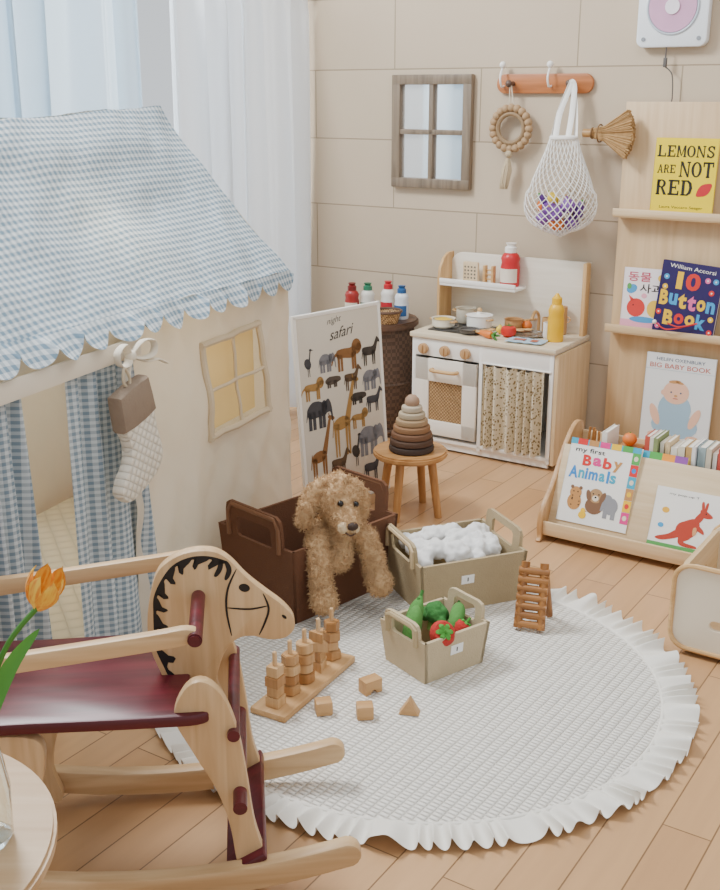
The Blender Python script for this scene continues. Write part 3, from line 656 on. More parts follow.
# ---------------------------------------------------------------- felt bins
def felt(h): return mat(h,.95,.06,40,.5,220)
def bin_(name,label,cx,cy,rz,L,D,H,hx,m,hh=.05,trim='#8c7a62',z0=.0125,fl=.012,tag=None):
    t=thing(name,label,'storage bin',(cx,cy,z0),rz); th=.010
    b=MB()
    for s in (-1,1):
        vs=[(-L/2,s*D/2,0),(L/2,s*D/2,0),(L/2+fl,s*(D/2+fl),H),(-L/2-fl,s*(D/2+fl),H)]
        vi=[(-L/2+th,s*(D/2-th),th),(L/2-th,s*(D/2-th),th),(L/2+fl-th,s*(D/2+fl-th),H),(-L/2-fl+th,s*(D/2+fl-th),H)]
        vs+=vi; b.raw(vs,[(0,1,2,3),(4,7,6,5),(3,2,6,7)])
    b.box(L,D,th,(0,0,th/2))
    b.obj('bin_body',m,t,smooth=30)
    if tag is not None:
        an=math.atan2(fl,H)
        b=MB(); b.box(.042,.0015,.028,(0,-.0012,0)); tg=b.obj('label_tag',mat('#f4f3f0',.6,.01),t,(tag,-(D/2+fl*.62),H*.62),(an,0,0))
        b=MB(); b.text('1',0,0,.004,.013,-.0023,0); b.obj('tag_lettering',BLK,tg,smooth=0)
    W=D/2+fl
    for s in (-1,1):
        hw=W*.74; hole_w=W*.46; hz0=H-.01; hz1=H+hh*.45
        b=MB(); 
        outer=[(-D/2,0),(D/2,0),(W,H),(hw,H),(hw,H+hh*.6),(hw-.006,H+hh*.88),(hw-.022,H+hh)]
        outer+= [(-x,z) for x,z in outer[::-1]][:-2]
        inner=[(hole_w,hz0),(hole_w,hz1),(hole_w-.01,hz1+.008),(-hole_w+.01,hz1+.008),(-hole_w,hz1),(-hole_w,hz0),(-hole_w+.008,hz0-.006),(hole_w-.008,hz0-.006)]
        bm=bmesh.new()
        def loop(pts):
            v=[bm.verts.new((0,x,z)) for x,z in pts]; return [bm.edges.new((v[i],v[(i+1)%len(v)])) for i in range(len(v))]
        ed=loop(outer)+loop(inner)
        bmesh.ops.triangle_fill(bm,use_beauty=True,edges=ed)
        rem=[f for f in bm.faces if abs(f.calc_center_median().y)<hole_w-.004 and hz0-.004<f.calc_center_median().z<hz1+.006]
        bmesh.ops.delete(bm,geom=rem,context='FACES_ONLY')
        r=bmesh.ops.extrude_face_region(bm,geom=bm.faces[:])
        for e in r['geom']:
            if isinstance(e,bmesh.types.BMVert): e.co.x-=s*th
        for v in bm.verts: v.co.x+=s*(L/2+fl*min(1.3,v.co.z/H))
        bmesh.ops.recalc_face_normals(bm,faces=bm.faces[:])
        b.bm(bm,Matrix.Identity(4),0); b.obj('handle_panel',m,t,smooth=20)
        if trim:
            b=MB(); xx=s*(L/2+fl)
            b.tube([(xx+s*.001,hw-.012,H-.02),(xx+s*.002,hw-.012,H+hh*.6),(xx+s*.002,hw-.028,H+hh-.010),(xx+s*.002,-hw+.028,H+hh-.010),(xx+s*.002,-hw+.012,H+hh*.6),(xx+s*.001,-hw+.012,H-.02)],.0085,8); b.obj('leather_grip',mat(trim,.6),t)
    return t
bin_('felt_storage_bin','large warm brown felt bin with cut-out handles holding plush dog',-.158,3.182,R(45),.41,.31,.238,0,felt('#69442d'),.092,'#7a5236',fl=.016)
bin_('felt_storage_bin','beige felt bin filled with white cotton balls on rug',.290,3.165,R(21.5),.335,.27,.165,0,felt('#ad9a78'),.055,'#cbb48d',tag=-.02)
bin_('felt_storage_bin','small beige felt bin filled with toy vegetables on rug',.204,2.712,R(36),.205,.17,.125,0,felt('#c2b08f'),.045,'#b5a17c',tag=0)
ch=[]
random.seed(8)
for i in range(46):
    x=random.uniform(-.14,.14);y=random.uniform(-.11,.11); z=.13+.05*(1-(x/.16)**2)*(1-(y/.13)**2)+random.uniform(-.006,.012)
    ch.append([((x,y,z),random.uniform(.022,.032))])
o=blob(ch,.006,'cotton_filling',mat('#efeeec',1,.02,trans=.1),None,.006,60)
o.location=(.290,3.165,.0125); o.rotation_euler=(0,0,R(21.5)); o['label']='heap of fluffy white cotton in the beige bin'; o['category']='cotton'; o['kind']='stuff'
def SB(x,y,z): 
    a=R(36); return (.204+x*math.cos(a)-y*math.sin(a),2.712+x*math.sin(a)+y*math.cos(a),z)
G='toy vegetables in the small felt bin'
for kd,x,y,z,rz,tl,lb,ss in [('pea_pod',-.060,.02,.13,1.2,(.2,-1.0),'green felt toy pea pod standing in small bin',1.25),('pea_pod',-.030,.045,.14,.9,(.3,-1.2),'taller green felt toy pea pod in small bin',1.2),('broccoli',.025,.04,.10,1,(.1,.2),'soft green toy broccoli in the small bin',1.15),('strawberry',-.020,-.035,.115,.2,(.9,.1),'red felt toy strawberry in the small bin',1.15),('strawberry',.035,-.040,.095,1.4,(.6,.4),'smaller red felt toy strawberry in the small bin',.9),('pea_pod',.070,-.0,.130,1.3,(.5,-.3),'long green felt toy pea pod in small bin',1.05)]:
    v=veg(kd,SB(x,y,z-.01),rz,lb,tilt=tl,s=ss); v['group']=G
# ---------------------------------------------------------------- plush dog (slumped, head turned and tilted)
PL=mat('#c8a57b',1,.14,25,.9,120)
D=thing('plush_dog','shaggy tan plush dog slumped over the brown bin rim','stuffed toy',(-.075,3.045,.246),R(14))
HM=Matrix.Translation((.0,-.02,.122))@Euler((R(10),R(13),R(16))).to_matrix().to_4x4()
hp_=lambda x,y,z: tuple(HM@Vector((x,y,z)))
ch=[ [((0,.08,-.11),.070),((0,.05,-.04),.064),((0,.015,.02),.052),((0,.0,.065),.040)],
 [((0,-.02,.0),.052),((-.005,-.048,-.045),.047)],
 [(hp_(-.012,0,.008),.060),(hp_(.012,0,.008),.060)],[(hp_(0,-.015,0),.054),(hp_(0,-.068,-.024),.038),(hp_(0,-.092,-.032),.032)],
 [(hp_(-.050,.012,.046),.020),(hp_(-.080,.006,.020),.023),(hp_(-.092,-.002,-.026),.026),(hp_(-.092,-.006,-.070),.022)],
 [(hp_(.050,.012,.046),.020),(hp_(.080,.006,.020),.023),(hp_(.092,-.002,-.026),.026),(hp_(.092,-.006,-.070),.022)],
 [((-.045,-.01,.03),.034),((-.066,-.062,.003),.034),((-.066,-.090,-.055),.033),((-.062,-.098,-.125),.034),((-.060,-.118,-.152),.038)],
 [((.045,.0,.03),.034),((.082,-.040,.005),.034),((.100,-.055,-.045),.033),((.110,-.062,-.105),.034),((.116,-.082,-.130),.038)],
 [(hp_(0,.03,.052),.024),(hp_(0,0,.066),.020)] ]
o=blob(ch,.0045,'plush_body',PL,D,.0055,75)
ps=o.modifiers.new('fur','PARTICLE_SYSTEM'); st_=o.particle_systems[0].settings
st_.type='HAIR'; st_.count=14000; st_.hair_length=.0055; st_.hair_step=3; st_.render_step=2; st_.use_advanced_hair=True; st_.brownian_factor=.004; st_.root_radius=1.0; st_.tip_radius=.6; st_.radius_scale=.0016; st_.material=1
ml=blob([[(hp_(-.016,-.102,-.036),.020),(hp_(.016,-.102,-.036),.020)],[(hp_(0,-.094,-.048),.021)]],.004,'muzzle',mat('#dcc5a0',1,.08,25,.8,200),D,.002,80)
ml['label']='paler cream muzzle'
for x in (-.026,.026):
    b=MB(); b.sph(.0092,hp_(x,-.066,.022)); b.obj('eye',mat('#120d0a',.15),D)
b=MB(); b.sph(.0145,hp_(0,-.121,-.022),(1.2,.8,.85)); b.obj('nose',mat('#3a261c',.5),D)
b=MB(); b.tube(crom([hp_(-.017,-.121,-.043),hp_(0,-.125,-.050),hp_(.017,-.121,-.043)],4,False),.0025); b.obj('mouth',mat('#5b4030'),D)
# ---------------------------------------------------------------- peg sorter
PS=thing('shape_sorter','wooden geometric peg stacking board with blocks on rug','wooden toy',(-.145,2.575,.0125),R(61))
LW=wood('#d4ab79','#bf925e','x'); LZ=wood('#dcb88b','#c9a070','z')
b=MB(); b.box(.36,.105,.018,(0,0,.009),bev=.004); b.obj('base_board',LW,PS)
random.seed(3)
for i in range(5):
    x=-.14+.07*i; b=MB(); b.cyl(.006,.145,(x,0,.090),n=12); b.sph(.006,(x,0,.163)); b.obj('peg',LZ,PS)
    z=.018
    for j in range(4):
        b=MB(); h=.028; k=(i+j)%5
        n={0:4,1:6,2:24,3:3,4:5}[i]; r=.024*(1.1 if n>3 else 1.25)*(1 if j%2==0 else .85)
        b.cyl(r,h-.001,(x,0,z+h/2),(0,0,R(45) if n==4 else random.uniform(0,1)),n=n,bev=.002); b.obj('sorting_block',wood(['#d6b081','#c89b69','#b98551'][k%3],['#c0935f','#ad7f4d','#9c6d3b'][k%3],'z'),PS,smooth=30); z+=h
def loose(name,loc,rz,shape,lb):
    b=MB()
    if shape=='box': b.box(.042,.038,.036,(0,0,.018),bev=.003)
    elif shape=='arch': b.prism([(-.026,0),(-.01,0)]+[(-.01*math.cos(a),.012*math.sin(a)) for a in (.5,1.57,2.6)]+[(.01,0),(.026,0),(.026,.038),(-.026,.038)],.036,bev=.0015)
    else: b.prism([(-.026,0),(.026,0),(0,.042)],.032,(0,0,0),bev=.002)
    b.obj(name,wood('#cda26f','#b78a57','x'),None,loc,(0,0,rz),label=lb,cat='toy block',smooth=30,group='loose wooden blocks on the rug')
for (x,y),rz,s,lb in [((.027,2.550),.6,'arch','wooden arch block lying on the white rug'),((-.092,2.445),.2,'box','wooden cube block on the white rug'),((.012,2.425),.1,'box','wooden cube block beside the peg board'),((.125,2.445),-.2,'tri','wooden triangle block on the white rug')]:
    loose('wooden_block',(x,y,.0125),rz,s,lb)
LA=thing('wooden_log_toy','small folded rack of chunky brown wooden logs on rug','wooden toy',(.505,2.93,.0125),R(-18))
DW2=wood('#a66f38','#7f5026','z'); DWX=wood('#b0783f','#845427','x')
for x,sg in ((-.034,1),(.034,1)):
    b=MB(); b.tube([(x,-.045,.008),(x*.8,.02,.190)],.0125,12); b.obj('side_rail',DW2,LA)
    b=MB(); b.tube([(x*1.25,.065,.008),(x*.95,.005,.165)],.0115,12); b.obj('side_rail',DW2,LA)
for i in range(7):
    z=.020+i*.0245; y=-.037+.065*z/.190; b=MB(); b.tube([(-.044,y-.012,z),(.044,y-.012,z)],.0110,12); b.obj('rung',DWX,LA)
# ---------------------------------------------------------------- wall shelf board with books
BS=thing('book_display_board','tall pale wooden board with narrow book ledges on wall','bookshelf',WL(1.535,-.045),A)
BW=.62; b=MB(); b.box(BW,.022,1.475,(BW/2,.011,.7375),bev=.003); b.obj('back_board',wood('#dbbe95','#ccab81','z',sc=.7),BS)
for z in (.10,.575,1.045):
    b=MB(); b.box(BW,.07,.014,(BW/2,-.035,z-.007),bev=.003); b.box(BW,.010,.03,(BW/2,-.068,z+.006),bev=.003); b.obj('ledge',PALEX,BS)
def book(name,label,loc,rot,w,h,t,ch,fn,mats,group=None,rings=False):
    o=thing(name,label,'book',loc,rot=rot,group=group)
    b=MB(); b.box(w,.002,h,(0,-t+.001,h/2)); b.box(w,.002,h,(0,-.001,h/2)); b.box(.002,t,h,(-w/2+.001,-t/2,h/2)); b.obj('cover',mat(ch,.4,.02),o,smooth=0)
    b=MB(); b.box(w-.006,t-.004,h-.006,(.001,-t/2,h/2)); b.obj('pages',mat('#efe9dc',.8,.02),o,smooth=0)
    a=MB(); fn(a,w,h,-t-.0006); a.obj('cover_print',[mat(m,.45,.02) for m in mats],o,smooth=0)
    return o
# slab-serif block capitals drawn on a 0..1 grid (strokes as bars) for the yellow cover
def slab(a,word,cx,cz,w,h,y,mi):
    n=len(word); gap=.07*w/n; cw=(w-gap*(n-1))/n; X=cx-w/2
    for chh in word:
        def bar(x0,z0,x1,z1): a.rect(X+x0*cw,cz-h/2+z0*h,X+x1*cw,cz-h/2+z1*h,y,mi)
        def quad(*p): a.pol([(X+u*cw,cz-h/2+v*h) for u,v in p],y,mi)
        def serif(x): bar(x-.17,0,x+.17,.09)
        def serift(x): bar(x-.17,.91,x+.17,1)
        def ring(x0,z0,x1,z1,tx,tz):
            m=20; A_=[(((x0+x1)/2)+((x1-x0)/2)*math.cos(t),((z0+z1)/2)+((z1-z0)/2)*math.sin(t)) for t in [2*math.pi*q/m for q in range(m)]]
            B_=[(((x0+x1)/2)+((x1-x0)/2-tx)*math.cos(t),((z0+z1)/2)+((z1-z0)/2-tz)*math.sin(t)) for t in [2*math.pi*q/m for q in range(m)]]
            for q in range(m): r_=(q+1)%m; quad(A_[q],A_[r_],B_[r_],B_[q])
        if chh=='L': bar(.12,0,.36,1); serift(.24); bar(.0,0,.95,.12); bar(.82,0,.95,.34)
        elif chh=='E': bar(.12,0,.36,1); bar(0,0,.92,.12); bar(0,.88,.92,1); bar(.3,.45,.68,.56); bar(.8,0,.92,.3); bar(.8,.7,.92,1); bar(.60,.38,.68,.64)
        elif chh=='M': bar(.04,0,.20,1); bar(.78,0,.98,1); quad((.04,1),(.24,1),(.56,.1),(.46,.1)); quad((.78,1),(.90,1),(.56,.1),(.48,.1)); serif(.12); serif(.88)
        elif chh=='O': ring(.02,0,.98,1,.24,.09)
        elif chh=='N': bar(.08,0,.20,1); bar(.78,0,.90,1); quad((.02,1),(.28,1),(.90,0),(.74,0)); serif(.14); serift(.84)
        elif chh=='S': 
            P=crom([(.82,.78),(.66,.93),(.42,.94),(.22,.80),(.30,.62),(.62,.46),(.80,.28),(.66,.08),(.40,.05),(.16,.20)],4,False); 
            for q in range(len(P)-1):
                d=(P[q+1]-P[q]).normalized(); nx_,nz_=-d.y,d.x; k_=.11; quad((P[q].x+nx_*k_,P[q].y+nz_*k_*.6),(P[q+1].x+nx_*k_,P[q+1].y+nz_*k_*.6),(P[q+1].x-nx_*k_,P[q+1].y-nz_*k_*.6),(P[q].x-nx_*k_,P[q].y-nz_*k_*.6))
            bar(.76,.66,.88,.98); bar(.10,.02,.22,.34)
        elif chh=='A': quad((.44,1),(.58,1),(.22,0),(.10,0)); quad((.44,1),(.60,1),(.94,0),(.68,0)); bar(.28,.28,.76,.38); serif(.16); serif(.82)
        elif chh=='R': bar(.10,0,.34,1); ring(.10,.46,.86,1,.22,.09); quad((.42,.50),(.62,.50),(.98,0),(.72,0)); serif(.22)
        elif chh=='T': bar(.38,0,.62,1); bar(.02,.88,.98,1); bar(.02,.68,.14,1); bar(.86,.68,.98,1); serif(.5)
        elif chh=='D': bar(.08,0,.32,1); ring(-.30,0,.98,1,.26,.09) if False else None; P=[(.3,1),(.6,1),(.86,.84),(.96,.5),(.86,.16),(.6,0),(.3,0)]; Q=[(.3,.9),(.5,.9),(.64,.76),(.70,.5),(.64,.24),(.5,.1),(.3,.1)]; [quad(P[q],P[q+1],Q[q+1],Q[q]) for q in range(6)]; bar(.0,0,.34,.09); bar(.0,.91,.34,1)
        X+=cw+gap
def lemons(a,w,h,y):
    slab(a,'LEMONS',0,h*.83,w*.92,h*.15,y,0); slab(a,'ARE',-w*.29,h*.60,w*.30,h*.11,y,0); slab(a,'NOT',w*.19,h*.60,w*.54,h*.20,y,0)
    slab(a,'RED',-w*.14,h*.36,w*.60,h*.20,y,0)
    a.pol([(w*(.34+.11*math.cos(t_)*(1+.35*abs(math.cos(t_))**6)*math.cos(.7)-.085*math.sin(t_)*math.sin(.7)),h*.34+w*(.11*math.cos(t_)*(1+.35*abs(math.cos(t_))**6)*math.sin(.7)+.085*math.sin(t_)*math.cos(.7))) for t_ in [2*math.pi*q/28 for q in range(28)]],y,1)
    a.text('Laura Vaccaro Seeger',0,h*.10,w*.7,h*.045,y,0)
RX=R(-4)
book('picture_book','yellow picture book reading lemons are not red',WL(1.803,-.086,1.050),(RX,0,A),.245,.292,.012,'#f2d500',lemons,['#171512','#c3242b'])
def kbook(a,w,h,y):
    a.text('동물',-w*.15,h*.86,w*.5,h*.15,y-.0003,1,.01); a.text('사과',w*.12,h*.68,w*.5,h*.15,y-.0003,5,.01)
    a.rect(-w*.5,0,w*.5,h*.16,y,0)
    a.ell(-w*.3,h*.66,w*.12,h*.07,y-.0003,3,.5); a.ell(w*.33,h*.86,w*.09,h*.06,y-.0003,2); a.ell(-w*.36,h*.70,w*.05,h*.05,y-.0005,6); a.ell(w*.40,h*.60,w*.05,h*.04,y-.0005,6); a.ell(-w*.02,h*.56,w*.06,h*.04,y-.0005,0)
    a.ell(-w*.18,h*.36,w*.2,h*.15,y-.0003,4,.3); a.pol([(-w*.3,h*.45),(-w*.36,h*.56),(-w*.22,h*.49)],y-.0003,4); a.ell(-w*.24,h*.40,w*.015,w*.015,y-.0008,5)
    a.ell(w*.22,h*.36,w*.16,h*.14,y-.0005,2); a.ell(w*.28,h*.44,w*.02,w*.02,y-.0008,5); a.pol([(w*.36,h*.38),(w*.46,h*.33),(w*.36,h*.31)],y-.0008,3)
    a.ell(0,h*.17,w*.3,h*.05,y-.0005,3)
book('picture_book','pink and white picture book with Korean title and drawings',WL(1.685,-.082,.580),(RX,0,A+.03),.19,.25,.01,'#f3e9ea',kbook,['#f0a8bc','#c12b52','#f2c64a','#4a9bd0','#d8403a','#2a2526','#5aa455'])
def button(a,w,h,y):
    a.text('William Accorsi',0,h*.93,w*.75,h*.055,y,3,.0,-.04)
    a.text('1',-w*.18,h*.75,w*.10,h*.24,y,0,.05); a.text('0',w*.04,h*.75,w*.24,h*.24,y,1,.04)
    for i,(c,mi) in enumerate(zip('Button',(0,2,0,4,0,2))): a.text(c,w*(-.39+.155*i),h*(.49-.01*i),w*.140,h*(.21 if c not in 'uno' else .16),y,mi,.045)
    for i,(c,mi) in enumerate(zip('Book',(0,1,0,2))): a.text(c,w*(-.27+.18*i),h*.22,w*.16,h*(.21 if c in 'Bk' else .15),y,mi,.045)
    for i,(x,z,m) in enumerate([(.40,.80,2),(.43,.10,1),(-.42,.08,4),(.27,.80,4),(-.40,.78,2),(.42,.28,0),(-.44,.28,1),(-.40,.64,0),(.36,.64,1)]): a.ell(w*x,h*z,w*.045,w*.045,y-.0004,m); a.ell(w*x,h*z,w*.015,w*.015,y-.0008,3,n=8)
book('picture_book','dark purple button counting book with coloured lettering',WL(1.857,-.096,.582),(RX,R(4),A),.245,.285,.022,'#2b2058',button,['#f2c322','#d8352d','#3fa0d8','#f3f0ea','#e46aa0'])
t=thing('string_loop','red ribbon string with a bead resting on the book ledge','string',WL(1.80,-.132,.60),A)
b=MB(); b.tube(crom([(-.05,0,.03),(0,-.006,.005),(.08,0,.025),(.12,0,.04),(.05,-.004,.02),(.0,0,.03)],6,False),.0028,6); b.obj('cord',mat('#d8352d'),t)
b=MB(); b.sph(.009,(-.05,-.004,.03)); b.obj('wooden_bead',mat('#f0ece6',.4),t)
def baby(a,w,h,y):
    a.text('HELEN OXENBURY',0,h*.945,w*.70,h*.035,y-.0003,0,.0); a.text('BIG BABY BOOK',0,h*.875,w*.88,h*.050,y-.0003,1,.008); a.rect(-w*.5,h*.83,w*.5,h*.833,y-.0003,5)
    a.ell(-.0,h*.24,w*.34,h*.14,y-.0003,2); a.ell(-w*.02,h*.42,w*.24,h*.18,y-.0004,2); a.ell(-w*.02,h*.60,w*.19,h*.125,y-.0006,3)
    a.ell(-w*.2,h*.59,w*.04,h*.03,y-.0008,3); a.ell(-w*.09,h*.60,w*.013,w*.013,y-.001,0); a.ell(w*.05,h*.60,w*.013,w*.013,y-.001,0); a.ell(-w*.02,h*.565,w*.025,h*.012,y-.001,4); a.ell(-w*.02,h*.535,w*.04,h*.006,y-.001,1)
    a.ell(-w*.30,h*.34,w*.06,h*.12,y-.0007,3,.4); a.ell(w*.28,h*.34,w*.06,h*.12,y-.0007,3,-.4); a.ell(-w*.05,h*.715,w*.09,h*.018,y-.0008,4,.1); a.ell(w*.02,h*.71,w*.06,h*.014,y-.0008,4,-.2)
    a.ell(-w*.28,h*.12,w*.10,h*.035,y-.0007,3); a.ell(w*.28,h*.12,w*.10,h*.035,y-.0007,3)
book('picture_book','large pale board book with drawing of a baby',WL(1.853,-.086,.105),(RX,0,A),.285,.385,.014,'#e9ecec',baby,['#4b5f78','#c46a5c','#9fbfd4','#eec0a4','#c99560','#9fb6c4'])
# ---------------------------------------------------------------- low book display
DS=thing('low_book_display','low pale wooden front-facing bookcase with rounded side panels','bookcase',WL(1.71,-1.078),A)
DL=.80
sp=[(0,0),(.30,0),(.33,.10),(.335,.30),(.325,.355),(.29,.372),(.24,.36),(.17,.30),(.08,.19),(.01,.13),(-.015,.08),(-.012,.02)]
so=crom(sp,4)
for x in (0,DL):
    b=MB(); b.prism([(p.x,p.y) for p in so],.018,(x,0,0),(0,0,R(90)),bev=.003); b.obj('side_panel',wood('#c99e6e','#b08453','z'),DS)
b=MB(); b.box(DL-.018,.30,.014,(DL/2,.16,.035),bev=.002); b.box(DL-.018,.012,.05,(DL/2,.0,.05),bev=.003); b.obj('bottom_shelf',PALEX,DS)
b=MB(); b.box(DL-.018,.012,.29,(DL/2,.10,.185),(R(-24),0,0),bev=.002); b.obj('slanted_front',wood('#dfc9a5','#d1b68e','x'),DS)
b=MB(); b.box(DL-.018,.012,.30,(DL/2,.322,.18),bev=.002); b.box(DL-.018,.15,.012,(DL/2,.24,.16),bev=.002); b.obj('rear_panel',PALEX,DS)
def DP(x,y,z): return WL(1.71+x,-1.078+y,z)
def animals(a,w,h,y):
    a.rect(-w*.5,h*.93,w*.5,h,y,6)
    for i,c in enumerate((1,3,4,6,5,7)):
        a.rect(w*.39,h*(.10+i*.14),w*.5,h*(.235+i*.14),y-.0003,c); a.ell(w*.445,h*(.168+i*.14),w*.03,h*.03,y-.0005,(10,5,3,10,2,10)[i])
    for i,c in enumerate((5,4,1,3,7)): a.rect(-w*.4+i*w*.16,h*.93,-w*.26+i*w*.16,h,y-.0004,c)
    a.text('my first',-w*.20,h*.865,w*.42,h*.07,y-.0003,0,.01)
    for i,(c,mi) in enumerate(zip('Baby',(5,1,5,4))): a.text(c,w*(-.22+.145*i),h*(.755 if c!='y' else .735),w*.125,h*(.13 if c!='a' else .10),y-.0003,mi,.04)
    for i,(c,mi) in enumerate(zip('Animals',(2,6,2,2,6,2,6))): a.text(c,w*((-.40,-.285,-.215,-.115,.01,.095,.165)[i]+.02),h*(.60 if c in 'Ail' else .585),w*(.13 if c in 'Am' else (.035 if c in 'il' else .085)),h*(.145 if c in 'Al' else (.135 if c=='i' else .10)),y-.0003,mi,.035)
    px,pz=w*.0,h*.27
    a.ell(px,pz-h*.03,w*.13,h*.10,y-.0003,8); a.ell(px,pz+h*.09,w*.10,h*.085,y-.0005,9); a.ell(px-w*.10,pz+h*.08,w*.035,h*.07,y-.0007,8,.3); a.ell(px+w*.10,pz+h*.08,w*.035,h*.07,y-.0007,8,-.3)
    a.ell(px,pz+h*.06,w*.045,h*.035,y-.0008,10); a.ell(px,pz+h*.072,w*.016,h*.011,y-.001,0); a.ell(px-w*.04,pz+h*.11,w*.011,w*.011,y-.001,0); a.ell(px+w*.04,pz+h*.11,w*.011,w*.011,y-.001,0)
    ex,ez=w*.23,h*.27
    a.ell(ex,ez,w*.10,h*.10,y-.0003,11); a.ell(ex-w*.06,ez+h*.07,w*.07,h*.06,y-.0005,11); a.pol([(ex-w*.12,ez+h*.06),(ex-w*.14,ez-h*.07),(ex-w*.10,ez-h*.07),(ex-w*.07,ez+h*.04)],y-.0006,11)
    for q in (-.06,.05): a.rect(ex+w*(q-.03),ez-h*.15,ex+w*(q+.03),ez,y-.0004,11)
    cx_,cz_=-w*.29,h*.29
    a.ell(cx_,cz_-h*.04,w*.10,h*.10,y-.0003,4); a.ell(cx_,cz_+h*.07,w*.085,h*.07,y-.0005,4); a.ell(cx_-w*.06,cz_+h*.13,w*.025,w*.025,y-.0007,8); a.ell(cx_+w*.06,cz_+h*.13,w*.025,w*.025,y-.0007,8)
    for q in range(8): a.ell(cx_+w*.07*math.cos(q*2.1),cz_-h*.03+h*.06*math.sin(q*1.3),w*.010,w*.010,y-.0008,0,n=8)
    a.ell(cx_-w*.03,cz_+h*.08,w*.010,w*.010,y-.001,0); a.ell(cx_+w*.03,cz_+h*.08,w*.010,w*.010,y-.001,0)
    a.ell(-w*.14,h*.11,w*.055,h*.045,y-.0006,3); a.ell(-w*.14,h*.165,w*.035,h*.03,y-.0007,3); a.pol([(-w*.11,h*.17),(-w*.08,h*.16),(-w*.11,h*.15)],y-.0008,4)
AC=['#20201f','#e0398a','#2e86cf','#f2c322','#c08a50','#d8302b','#35a5c4','#4fa84c','#7d5a40','#b08a5e','#e6d8c0','#8e8f94']
book('board_book','white tabbed board book reading my first baby animals',DP(.165,.055,.070),(R(-22),0,A),.255,.295,.016,'#f1efe9',animals,AC)
def tabs(a,w,h,y):
    for i in range(5): a.rect(-w*.5+i*w*.2,h*.8,-w*.5+(i+1)*w*.2,h,y,i)
    for i in range(4):
        a.rect(w*.02,h*(.1+i*.17),w*.48,h*(.24+i*.17),y,i); a.ell(w*.25,h*(.17+i*.17),w*.1,h*.04,y-.0004,(i+2)%5)
book('board_book','colourful board book with picture tabs behind another book',DP(.335,.078,.070),(R(-22),0,A),.22,.285,.012,'#e8d24a',tabs,['#d8302b','#35a5c4','#4fa84c','#f19a2c','#8c4aa0'])
def roo(a,w,h,y):
    a.text('my pop-up T',-w*.12,h*.9,w*.4,h*.04,y,0)
    def C(pts,mi,yy=y,n=4): a.pol([(p.x*w,p.y*h) for p in crom(pts,n)],yy,mi)
    C([(-.05,.50),(.06,.56),(.14,.50),(.13,.36),(.06,.24),(-.06,.20),(-.15,.28),(-.14,.42)],1)            # body
    C([(.06,.54),(.13,.50),(.19,.64),(.16,.70),(.11,.66)],1,y-.0001)                                   # neck
    C([(.12,.72),(.18,.73),(.28,.66),(.285,.62),(.22,.60),(.14,.62)],1,y-.0002)                          # head
    C([(.14,.71),(.12,.84),(.15,.86),(.17,.73)],1,y-.0003); C([(.17,.72),(.18,.84),(.21,.85),(.20,.72)],1,y-.0003)
    C([(-.13,.34),(-.24,.24),(-.38,.17),(-.40,.13),(-.30,.12),(-.12,.20),(-.06,.26)],1,y-.0001)          # tail
    C([(-.06,.36),(.06,.34),(.05,.22),(-.02,.15),(.14,.12),(.14,.08),(-.06,.09),(-.10,.20)],1,y-.0004)   # hind leg
    C([(.11,.48),(.20,.40),(.22,.34),(.19,.34),(.10,.40)],1,y-.0004)                                    # arm
    C([(.07,.40),(.11,.42),(.12,.32),(.08,.28)],5,y-.0006); a.ell(w*.20,h*.675,w*.010,w*.010,y-.0008,0,n=8)
    a.rect(-w*.5,0,w*.5,h*.07,y-.0003,2); a.ell(-w*.33,h*.62,w*.05,h*.05,y,3); a.ell(-w*.36,h*.36,w*.04,h*.04,y,4)
book('board_book','white alphabet board book with a red kangaroo drawing',DP(.50,.030,.062),(R(-22),0,A),.25,.20,.016,'#f1efe9',roo,['#26231f','#b8402c','#5aa455','#e9b33a','#3fa0d8','#d9a070'])
random.seed(12)
x=.13; i=0
pal=['#f0ece4','#e3dccb','#c9a36a','#e9e9ea','#9fb3b8','#d8cdb8','#f0ece4','#c8574a','#e6e2d8','#8a9a6a','#ece6da','#e2c9a0']
while x<DL-.03:
    t_=random.uniform(.012,.026); h=random.uniform(.185,.215); d=random.uniform(.10,.125)
    if not (.155<x+t_ and x<.27):
        o=thing('picture_book','slim picture book standing upright in low bookcase','book',DP(x+t_,.312,.168),A+R(90),group='books in the low bookcase')
        b=MB(); b.box(d,.0018,h,(-d/2,t_-.001,h/2)); b.box(d,.0018,h,(-d/2,.001,h/2)); b.box(.002,t_,h,(-d,t_/2,h/2)); b.obj('cover',mat(pal[i%12],.5,.03),o,smooth=0)
        b=MB(); b.box(d-.006,t_-.004,h-.006,(-d/2,t_/2,h/2)); b.obj('pages',mat('#efe9dc',.8,.02),o,smooth=0)
    x+=t_+.004; i+=1
b=MB(); b.box(.09,.10,.155,(0,0,.0775),bev=.01); b.obj('storage_box',mat('#b9854f',.7),None,DP(.215,.245,.168),(0,0,A),label='small tan box standing among the picture books',cat='box')
veg('orange',DP(.215,.24,.324),0,'small orange-red toy fruit resting on the tan box',s=.75)
for i in range(4):
    b=MB(); b.tube([(0,0,0),(.0,0.0,.19)],.005,8,0); b.obj('wooden_stick',wood('#b5793f','#94602f','z'),None,DP(.045+.016*i,.25+.012*(i%2),.170),(R(5*(i-1.5)),R(3),A),label='short wooden craft stick standing in the low bookcase',cat='stick',group='sticks in the low bookcase')
